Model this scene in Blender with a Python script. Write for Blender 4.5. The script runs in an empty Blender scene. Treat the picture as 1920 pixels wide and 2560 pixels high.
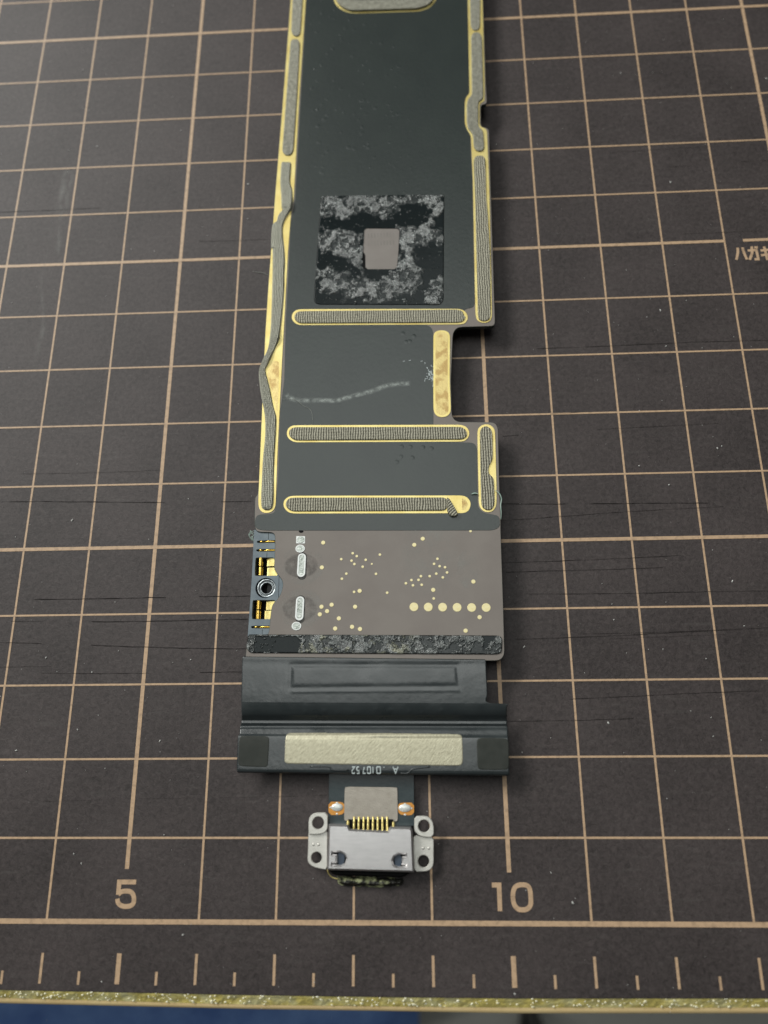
# One logic board lying on a printed cutting mat. Units: 1 Blender unit = 1 cm (the mat's printed grid is 1 cm).
import bpy, bmesh, math, random
import numpy as np
from mathutils import Vector, Matrix, noise
from mathutils.geometry import tessellate_polygon

scene = bpy.context.scene
scene.unit_settings.system = 'METRIC'
scene.unit_settings.scale_length = 0.01
random.seed(7)
rng = np.random.default_rng(11)

# ------------------------------------------------------------------ camera
CAM_LOC = (8.93566, 2.07041, 10.80804)
CAM_ROT = ((0.998750, 0.019725, 0.045927), (-0.005020, 0.953778, -0.300470), (-0.049731, 0.299864, 0.952685))
CAM_LENS = 26.8079

cam_d = bpy.data.cameras.new('camera')
cam = bpy.data.objects.new('camera', cam_d)
scene.collection.objects.link(cam)
cam.matrix_world = Matrix.Translation(CAM_LOC) @ Matrix(CAM_ROT).to_4x4()
cam_d.sensor_width = 36.0
cam_d.sensor_fit = 'AUTO'
cam_d.lens = CAM_LENS
cam_d.clip_start = 0.1
cam_d.clip_end = 1000
cam_d.dof.use_dof = True
cam_d.dof.focus_distance = 10.95
cam_d.dof.aperture_fstop = 0.16
scene.camera = cam

# ------------------------------------------------------------------ light
world = bpy.data.worlds.new('World')
scene.world = world
world.use_nodes = True
world.node_tree.nodes['Background'].inputs[0].default_value = (0.93, 0.97, 0.95, 1)
world.node_tree.nodes['Background'].inputs[1].default_value = 0.045

def area(name, loc, target, sx, sy, power, col):
    d = bpy.data.lights.new(name, 'AREA')
    d.shape = 'RECTANGLE'; d.size = sx; d.size_y = sy; d.energy = power; d.color = col
    o = bpy.data.objects.new(name, d)
    scene.collection.objects.link(o)
    o.location = loc
    o.rotation_euler = (Vector(target) - Vector(loc)).to_track_quat('-Z', 'Y').to_euler()
    return o
# ceiling tubes: a near one over the far left of the bench, a second further along the room
area('ceiling_light', (-125, 125, 125), (8, 6, 0), 150, 36, 450000, (1.0, 1.0, 0.96))
area('ceiling_light', (0, 50, 150), (8, 30, 0), 100, 105, 74000, (0.97, 1.0, 0.97))

scene.view_settings.view_transform = 'Standard'
scene.view_settings.look = 'None'
scene.view_settings.exposure = 0.0
scene.view_settings.gamma = 1.0

# ------------------------------------------------------------------ materials
def newmat(name):
    m = bpy.data.materials.new(name)
    m.use_nodes = True
    nt = m.node_tree
    return m, nt, nt.nodes['Principled BSDF']

def N(nt, typ, **kw):
    n = nt.nodes.new(typ)
    for k, v in kw.items():
        if k.startswith('i_'):
            n.inputs[k[2:].replace('_', ' ')].default_value = v
        else:
            setattr(n, k, v)
    return n

def rgb(c): return (c[0], c[1], c[2], 1)

def surf(name, c1, c2=None, rough=.5, metal=0., spec=.5, nscale=8., detail=6., bump=0., bscale=60., bdist=.01,
         rough2=None, stretch=None, contrast=(.35, .65), coat=0., coat_rough=.1, rot=0.):
    m, nt, p = newmat(name)
    L = nt.links.new
    tc = N(nt, 'ShaderNodeTexCoord')
    src = tc.outputs['Object']
    if stretch:
        mr_ = N(nt, 'ShaderNodeMapping'); mr_.inputs['Rotation'].default_value = (0, 0, rot); L(src, mr_.inputs[0])
        mp = N(nt, 'ShaderNodeMapping'); mp.inputs['Scale'].default_value = stretch
        L(mr_.outputs[0], mp.inputs[0]); src = mp.outputs[0]
    p.inputs['Metallic'].default_value = metal
    p.inputs['Roughness'].default_value = rough
    p.inputs['Specular IOR Level'].default_value = spec
    p.inputs['Coat Weight'].default_value = coat
    p.inputs['Coat Roughness'].default_value = coat_rough
    if c2 is None: c2 = tuple(v * .85 for v in c1)
    n = N(nt, 'ShaderNodeTexNoise'); n.inputs['Scale'].default_value = nscale; n.inputs['Detail'].default_value = detail
    L(src, n.inputs['Vector'])
    r = N(nt, 'ShaderNodeValToRGB')
    r.color_ramp.elements[0].position = contrast[0]; r.color_ramp.elements[0].color = rgb(c1)
    r.color_ramp.elements[1].position = contrast[1]; r.color_ramp.elements[1].color = rgb(c2)
    L(n.outputs['Fac'], r.inputs[0]); L(r.outputs[0], p.inputs['Base Color'])
    if rough2 is not None:
        mr = N(nt, 'ShaderNodeMapRange'); mr.inputs['From Min'].default_value = contrast[0]; mr.inputs['From Max'].default_value = contrast[1]
        mr.inputs['To Min'].default_value = rough; mr.inputs['To Max'].default_value = rough2
        L(n.outputs['Fac'], mr.inputs[0]); L(mr.outputs[0], p.inputs['Roughness'])
    if bump:
        b = N(nt, 'ShaderNodeTexNoise'); b.inputs['Scale'].default_value = bscale; b.inputs['Detail'].default_value = 4
        L(src, b.inputs['Vector'])
        bp = N(nt, 'ShaderNodeBump'); bp.inputs['Strength'].default_value = bump; bp.inputs['Distance'].default_value = bdist
        L(b.outputs['Fac'], bp.inputs['Height']); L(bp.outputs[0], p.inputs['Normal'])
    return m

def mat_surface():
    "dark grained PVC: fine fibres, cloudy wear, pale pinpricks"
    m, nt, p = newmat('mat_black_pvc'); L = nt.links.new
    tc = N(nt, 'ShaderNodeTexCoord')
    cloud = N(nt, 'ShaderNodeTexNoise', i_Scale=.7, i_Detail=5.0); L(tc.outputs['Object'], cloud.inputs['Vector'])
    grain = N(nt, 'ShaderNodeTexNoise', i_Scale=17.0, i_Detail=6.0, i_Roughness=.7, i_Distortion=.8); L(tc.outputs['Object'], grain.inputs['Vector'])
    fine = N(nt, 'ShaderNodeTexNoise', i_Scale=55.0, i_Detail=3.0); L(tc.outputs['Object'], fine.inputs['Vector'])
    r = N(nt, 'ShaderNodeValToRGB')
    e = r.color_ramp.elements
    e[0].position = .37; e[0].color = (.026, .0207, .0203, 1)
    e[1].position = .64; e[1].color = (.082, .067, .0655, 1)
    a = N(nt, 'ShaderNodeMath', operation='MULTIPLY'); a.inputs[1].default_value = .55; L(grain.outputs['Fac'], a.inputs[0])
    b = N(nt, 'ShaderNodeMath', operation='MULTIPLY_ADD'); b.inputs[1].default_value = .20; L(fine.outputs['Fac'], b.inputs[0]); L(a.outputs[0], b.inputs[2])
    c = N(nt, 'ShaderNodeMath', operation='MULTIPLY_ADD'); c.inputs[1].default_value = .25; L(cloud.outputs['Fac'], c.inputs[0]); L(b.outputs[0], c.inputs[2])
    L(c.outputs[0], r.inputs[0])
    # faint directional wiping, pale
    mp = N(nt, 'ShaderNodeMapping'); mp.inputs['Scale'].default_value = (1.2, 9, 1); mp.inputs['Rotation'].default_value = (0, 0, .35)
    L(tc.outputs['Object'], mp.inputs[0])
    w = N(nt, 'ShaderNodeTexNoise', i_Scale=1.6, i_Detail=6.0, i_Roughness=.65); L(mp.outputs[0], w.inputs['Vector'])
    wr = N(nt, 'ShaderNodeMapRange'); wr.inputs['From Min'].default_value = .55; wr.inputs['From Max'].default_value = .8; wr.inputs['To Max'].default_value = .10
    L(w.outputs['Fac'], wr.inputs[0])
    vf = N(nt, 'ShaderNodeTexNoise', i_Scale=30.0, i_Detail=2.0, i_Distortion=2.5); L(tc.outputs['Object'], vf.inputs['Vector'])
    vr = N(nt, 'ShaderNodeMapRange'); vr.inputs['From Min'].default_value = .66; vr.inputs['From Max'].default_value = .80; vr.inputs['To Max'].default_value = .30
    L(vf.outputs['Fac'], vr.inputs[0])
    wm = N(nt, 'ShaderNodeMath', operation='MAXIMUM'); L(wr.outputs[0], wm.inputs[0]); L(vr.outputs[0], wm.inputs[1]); wr = wm
    mx = N(nt, 'ShaderNodeMix', data_type='RGBA'); mx.inputs['B'].default_value = (.25, .25, .23, 1)
    L(wr.outputs[0], mx.inputs['Factor']); L(r.outputs[0], mx.inputs['A'])
    L(mx.outputs['Result'], p.inputs['Base Color'])
    p.inputs['Roughness'].default_value = .56
    p.inputs['Specular IOR Level'].default_value = .36
    bp = N(nt, 'ShaderNodeBump'); bp.inputs['Strength'].default_value = .6; bp.inputs['Distance'].default_value = .012
    L(b.outputs[0], bp.inputs['Height']); L(bp.outputs[0], p.inputs['Normal'])
    return m

def weave(name, c1, c2, freq_u=27., freq_v=22., rough=.55, metal=.35, strength=.8, spec=.5, nsc=28.):
    "conductive fabric: ribs across the strip, cells along it, from UV laid out in cm"
    m, nt, p = newmat(name); L = nt.links.new
    uv = N(nt, 'ShaderNodeUVMap')
    ds = N(nt, 'ShaderNodeTexNoise', i_Scale=5.0, i_Detail=3.0); L(uv.outputs[0], ds.inputs['Vector'])
    add = N(nt, 'ShaderNodeVectorMath', operation='MULTIPLY_ADD'); add.inputs[1].default_value = (.05, .05, .05)
    L(ds.outputs['Color'], add.inputs[0]); L(uv.outputs[0], add.inputs[2])
    sx = N(nt, 'ShaderNodeSeparateXYZ'); L(add.outputs[0], sx.inputs[0])
    def sine(sock, fr):
        a = N(nt, 'ShaderNodeMath', operation='MULTIPLY'); a.inputs[1].default_value = fr * 6.2832 / 2; L(sock, a.inputs[0])
        s = N(nt, 'ShaderNodeMath', operation='SINE'); L(a.outputs[0], s.inputs[0])
        q = N(nt, 'ShaderNodeMath', operation='ABSOLUTE'); L(s.outputs[0], q.inputs[0]); return q
    u = sine(sx.outputs[0], freq_u); v = sine(sx.outputs[1], freq_v)
    nz = N(nt, 'ShaderNodeTexNoise', i_Scale=nsc, i_Detail=5.0, i_Roughness=.7); L(uv.outputs[0], nz.inputs['Vector'])
    h = N(nt, 'ShaderNodeMath', operation='MULTIPLY_ADD'); h.inputs[1].default_value = .22; L(v.outputs[0], h.inputs[0]); L(u.outputs[0], h.inputs[2])
    h2 = N(nt, 'ShaderNodeMath', operation='MULTIPLY_ADD'); h2.inputs[1].default_value = 1.35; L(nz.outputs['Fac'], h2.inputs[0]); L(h.outputs[0], h2.inputs[2])
    r = N(nt, 'ShaderNodeValToRGB')
    r.color_ramp.elements[0].position = .32; r.color_ramp.elements[0].color = rgb(c1)
    r.color_ramp.elements[1].position = .85; r.color_ramp.elements[1].color = rgb(c2)
    dv = N(nt, 'ShaderNodeMath', operation='DIVIDE'); dv.inputs[1].default_value = 2.1; L(h2.outputs[0], dv.inputs[0]); L(dv.outputs[0], r.inputs[0])
    L(r.outputs[0], p.inputs['Base Color'])
    p.inputs['Roughness'].default_value = rough; p.inputs['Metallic'].default_value = metal
    bp = N(nt, 'ShaderNodeBump'); bp.inputs['Strength'].default_value = strength; bp.inputs['Distance'].default_value = .012
    L(h2.outputs[0], bp.inputs['Height']); L(bp.outputs[0], p.inputs['Normal'])
    return m

def residue_mat():
    "black adhesive film; attribute 'residue' 0 clean gloss .. 1 torn grey glue; 'tint' leans it yellow"
    m, nt, p = newmat('adhesive_residue'); L = nt.links.new
    at = N(nt, 'ShaderNodeAttribute'); at.attribute_name = 'residue'
    ti = N(nt, 'ShaderNodeAttribute'); ti.attribute_name = 'tint'
    tc = N(nt, 'ShaderNodeTexCoord')
    nz = N(nt, 'ShaderNodeTexNoise', i_Scale=16.0, i_Detail=8.0, i_Roughness=.8); L(tc.outputs['Object'], nz.inputs['Vector'])
    r = N(nt, 'ShaderNodeValToRGB')
    r.color_ramp.elements[0].position = .36; r.color_ramp.elements[0].color = (.022, .025, .025, 1)
    r.color_ramp.elements[1].position = .72; r.color_ramp.elements[1].color = (.30, .32, .31, 1)
    L(nz.outputs['Fac'], r.inputs[0])
    fz = N(nt, 'ShaderNodeTexNoise', i_Scale=11.0, i_Detail=5.0, i_Roughness=.62, i_Distortion=.6); L(tc.outputs['Object'], fz.inputs['Vector'])
    fs = N(nt, 'ShaderNodeMath', operation='SUBTRACT'); fs.inputs[1].default_value = .5; L(fz.outputs['Fac'], fs.inputs[0])
    fa = N(nt, 'ShaderNodeMath', operation='ABSOLUTE'); L(fs.outputs[0], fa.inputs[0])
    fm = N(nt, 'ShaderNodeMapRange'); fm.inputs['From Min'].default_value = 0; fm.inputs['From Max'].default_value = .022; fm.inputs['To Min'].default_value = .95; fm.inputs['To Max'].default_value = 0
    L(fa.outputs[0], fm.inputs[0])
    fl_ = N(nt, 'ShaderNodeMix', data_type='RGBA'); fl_.inputs['B'].default_value = (.55, .61, .59, 1)  # thin pale flecks: frayed white glue, its sparkle also put into the colour
    lf = N(nt, 'ShaderNodeTexNoise', i_Scale=3.2, i_Detail=4.0, i_Roughness=.6); L(tc.outputs['Object'], lf.inputs['Vector'])
    lm = N(nt, 'ShaderNodeMapRange'); lm.inputs['From Min'].default_value = .40; lm.inputs['From Max'].default_value = .62; lm.inputs['To Min'].default_value = .12
    L(lf.outputs['Fac'], lm.inputs[0])
    fx_ = N(nt, 'ShaderNodeMath', operation='MULTIPLY'); L(fm.outputs[0], fx_.inputs[0]); L(lm.outputs[0], fx_.inputs[1]); fm = fx_
    L(fm.outputs[0], fl_.inputs['Factor']); L(r.outputs[0], fl_.inputs['A'])
    class _r: outputs = [fl_.outputs['Result']]
    r = _r
    ty = N(nt, 'ShaderNodeMix', data_type='RGBA'); ty.inputs['B'].default_value = (.36, .36, .25, 1)
    L(ti.outputs['Fac'], ty.inputs['Factor']); L(r.outputs[0], ty.inputs['A'])
    mx = N(nt, 'ShaderNodeMix', data_type='RGBA'); mx.inputs['A'].default_value = (.012, .017, .018, 1)
    L(at.outputs['Fac'], mx.inputs['Factor']); L(ty.outputs['Result'], mx.inputs['B'])
    L(mx.outputs['Result'], p.inputs['Base Color'])
    mr = N(nt, 'ShaderNodeMapRange'); mr.inputs['To Min'].default_value = .16; mr.inputs['To Max'].default_value = .22
    L(at.outputs['Fac'], mr.inputs[0]); L(mr.outputs[0], p.inputs['Roughness'])
    ms = N(nt, 'ShaderNodeMapRange'); ms.inputs['To Min'].default_value = .16; ms.inputs['To Max'].default_value = 1.0
    L(at.outputs['Fac'], ms.inputs[0]); L(ms.outputs[0], p.inputs['Specular IOR Level'])
    b2 = N(nt, 'ShaderNodeTexNoise', i_Scale=60.0, i_Detail=6.0, i_Roughness=.7); L(tc.outputs['Object'], b2.inputs['Vector'])
    ml = N(nt, 'ShaderNodeMath', operation='MULTIPLY'); L(b2.outputs['Fac'], ml.inputs[0]); L(at.outputs['Fac'], ml.inputs[1])
    bp = N(nt, 'ShaderNodeBump'); bp.inputs['Strength'].default_value = 1.; bp.inputs['Distance'].default_value = .012
    L(ml.outputs[0], bp.inputs['Height']); L(bp.outputs[0], p.inputs['Normal'])
    return m

def veil(name, col, scale, lo, hi, amax, rough=.4, attr=True, stretch=(1, 1, 1)):
    "thin see-through smear whose edge comes from noise times the 'fade' attribute"
    m, nt, p = newmat(name); L = nt.links.new
    tc = N(nt, 'ShaderNodeTexCoord')
    mp = N(nt, 'ShaderNodeMapping'); mp.inputs['Scale'].default_value = stretch; L(tc.outputs['Object'], mp.inputs[0])
    nz = N(nt, 'ShaderNodeTexNoise', i_Scale=scale, i_Detail=6.0, i_Roughness=.65); L(mp.outputs[0], nz.inputs['Vector'])
    mr = N(nt, 'ShaderNodeMapRange'); mr.inputs['From Min'].default_value = lo; mr.inputs['From Max'].default_value = hi; mr.inputs['To Max'].default_value = amax
    L(nz.outputs['Fac'], mr.inputs[0])
    at = N(nt, 'ShaderNodeAttribute'); at.attribute_name = 'fade'
    ml = N(nt, 'ShaderNodeMath', operation='MULTIPLY'); L(mr.outputs[0], ml.inputs[0]); L(at.outputs['Fac'], ml.inputs[1])
    L(ml.outputs[0], p.inputs['Alpha'])
    p.inputs['Base Color'].default_value = rgb(col); p.inputs['Roughness'].default_value = rough
    return m

M = {}
M['mat'] = mat_surface()
M['ink'] = surf('bronze_ink', (.56, .385, .24), (.38, .26, .165), rough=.5, nscale=13, detail=8, bump=.25, bscale=40, contrast=(.46, .74))
M['cut'] = surf('knife_cut_dark', (.022, .019, .018), rough=.8, spec=.1)
M['dust'] = surf('white_dust', (.75, .75, .72), (.5, .5, .48), rough=.8, nscale=40)
M['pcb'] = surf('solder_mask_taupe', (.212, .185, .165), (.236, .209, .186), rough=.42, spec=.4, nscale=2.2, bump=.05, bscale=60)
M['pcbside'] = surf('board_side', (.035, .055, .045), (.06, .08, .07), rough=.5, nscale=12)
M['film'] = surf('black_green_film', (.025, .034, .032), (.029, .039, .036), rough=.32, spec=.58, nscale=2.0, bump=.10, bscale=16, bdist=.02)
M['gold'] = surf('gold_plate', (.92, .78, .32), (.80, .63, .21), rough=.38, metal=.45, nscale=3, bump=.12, bscale=40)
M['goldglue'] = surf('gold_with_glue_marks', (.84, .67, .28), (.60, .41, .15), rough=.45, metal=.35, nscale=7, detail=8, bump=.5, bscale=40, contrast=(.46, .58))
M['weave'] = weave('silver_fabric', (.075, .070, .050), (.40, .385, .30))
M['weavep'] = weave('silver_fabric_smooth', (.10, .098, .075), (.50, .49, .40), freq_u=0.01, freq_v=0.01, strength=1., nsc=15.)
M['patch'] = surf('champagne_foil', (.60, .57, .42), (.45, .42, .30), rough=.40, metal=.5, nscale=26, bump=.32, bscale=34, bdist=.012, stretch=(1.5, .5, 1), rot=.6, contrast=(.3, .75))
M['flex'] = surf('flex_coverlay', (.026, .033, .035), (.034, .042, .044), rough=.26, spec=.85, nscale=3, bump=.12, bscale=14, bdist=.02, rough2=.38)
M['flexpad'] = surf('dark_foam_pad', (.030, .034, .029), (.042, .046, .040), rough=.62, spec=.3, nscale=6, bump=.1, bscale=60)
M['tail'] = surf('tail_coverlay', (.018, .032, .036), (.028, .044, .048), rough=.35, spec=.5, nscale=6, bump=.2, bscale=20, bdist=.01)
M['plate'] = surf('stiffener_steel', (.36, .325, .275), (.46, .42, .365), rough=.38, metal=.75, nscale=9, bump=.2, bscale=70, contrast=(.25, .75))
M['shell'] = surf('port_steel', (.66, .645, .64), (.72, .70, .695), rough=.30, metal=.85, nscale=7, bump=.06, bscale=60, stretch=(1, 4, 1))
M['ear'] = surf('bracket_steel', (.68, .665, .61), (.76, .745, .69), rough=.42, metal=.55, nscale=10, bump=.1, bscale=60)
M['steelb'] = surf('screw_barrel', (.22, .24, .25), (.50, .54, .55), rough=.28, metal=.9, nscale=20)
M['brightgold'] = surf('contact_gold', (.95, .68, .18), (.78, .48, .08), rough=.26, metal=.95, nscale=12, stretch=(1, 3, 1))
M['pin'] = surf('pin_gold', (.92, .80, .34), (.80, .64, .22), rough=.35, metal=.6, nscale=20)
M['testgold'] = surf('test_pad_gold', (.97, .88, .52), (.92, .80, .42), rough=.5, metal=.15, nscale=20)
M['housing'] = surf('blue_grey_plastic', (.135, .175, .205), (.19, .235, .26), rough=.40, nscale=7, bump=.08, bscale=50)
M['black'] = surf('black_void_plastic', (.004, .004, .004), rough=.7, spec=.15)
M['chips'] = surf('board_underside_parts', (.010, .011, .011), rough=.6, spec=.25)
M['solder'] = surf('tin_solder', (.62, .66, .62), (.36, .40, .36), rough=.38, metal=.45, nscale=24, bump=.8, bscale=45)
M['solderrim'] = surf('tin_rim', (.86, .88, .86), (.78, .81, .79), rough=.4, metal=.25, nscale=18)
M['orange'] = surf('copper_pad_orange', (.72, .33, .055), (.62, .26, .04), rough=.45, nscale=15, bump=.3)
M['blob'] = surf('solder_blob_white', (.82, .85, .82), (.70, .74, .71), rough=.32, metal=.25, nscale=16, bump=.3)
M['die'] = surf('chip_die', (.235, .21, .19), (.255, .23, .21), rough=.42, nscale=5)
M['print'] = surf('white_print', (.62, .70, .70), rough=.5)
M['debris'] = surf('torn_gasket', (.020, .020, .016), (.62, .66, .36), rough=.45, nscale=7, detail=8, bump=1., bscale=30, bdist=.02, contrast=(.48, .63))
M['residue'] = residue_mat()
M['fibre'] = surf('green_fibre', (.30, .42, .36), (.42, .52, .46), rough=.5, nscale=20)
M['hair'] = surf('pale_hair', (.40, .42, .38), rough=.4)
M['edge_rough'] = surf('cut_edge_yellow', (.95, .80, .24), (1.0, .93, .48), rough=.25, spec=.7, nscale=5, detail=5, bump=.6, bscale=8, bdist=.06, contrast=(.42, .66))
M['glint'] = surf('painted_glint', (1.0, .98, .80), (.95, .90, .62), rough=.3, nscale=6)
M['edge_smooth'] = surf('edge_cream_pvc', (.80, .62, .32), (.74, .55, .27), rough=.4, nscale=2)
M['table'] = surf('bench_grey', (.32, .32, .30), rough=.6, nscale=1)
M['floor'] = surf('grey_floor', (.78, .78, .73), (.68, .68, .63), rough=.45, nscale=.05)
M['blue'] = surf('navy_cloth', (.12, .23, .58), (.22, .38, .78), rough=.85, nscale=.55, bump=.6, bscale=2, bdist=.3, contrast=(.35, .65))
M['castor'] = surf('black_castor', (.015, .015, .014), rough=.5)
M['smear'] = veil('pale_smear', (.32, .33, .30), 5., .40, .75, .38, stretch=(2, .7, 1))
M['scuff'] = veil('pale_scuff', (.60, .66, .62), 15., .36, .72, .62, rough=.3)
M['flux'] = veil('flux_stain', (.085, .07, .06), 9., .36, .62, .38, rough=.25)
M['haze'] = veil('flux_haze', (.36, .36, .33), 4., .40, .68, .35, rough=.3)

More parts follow.
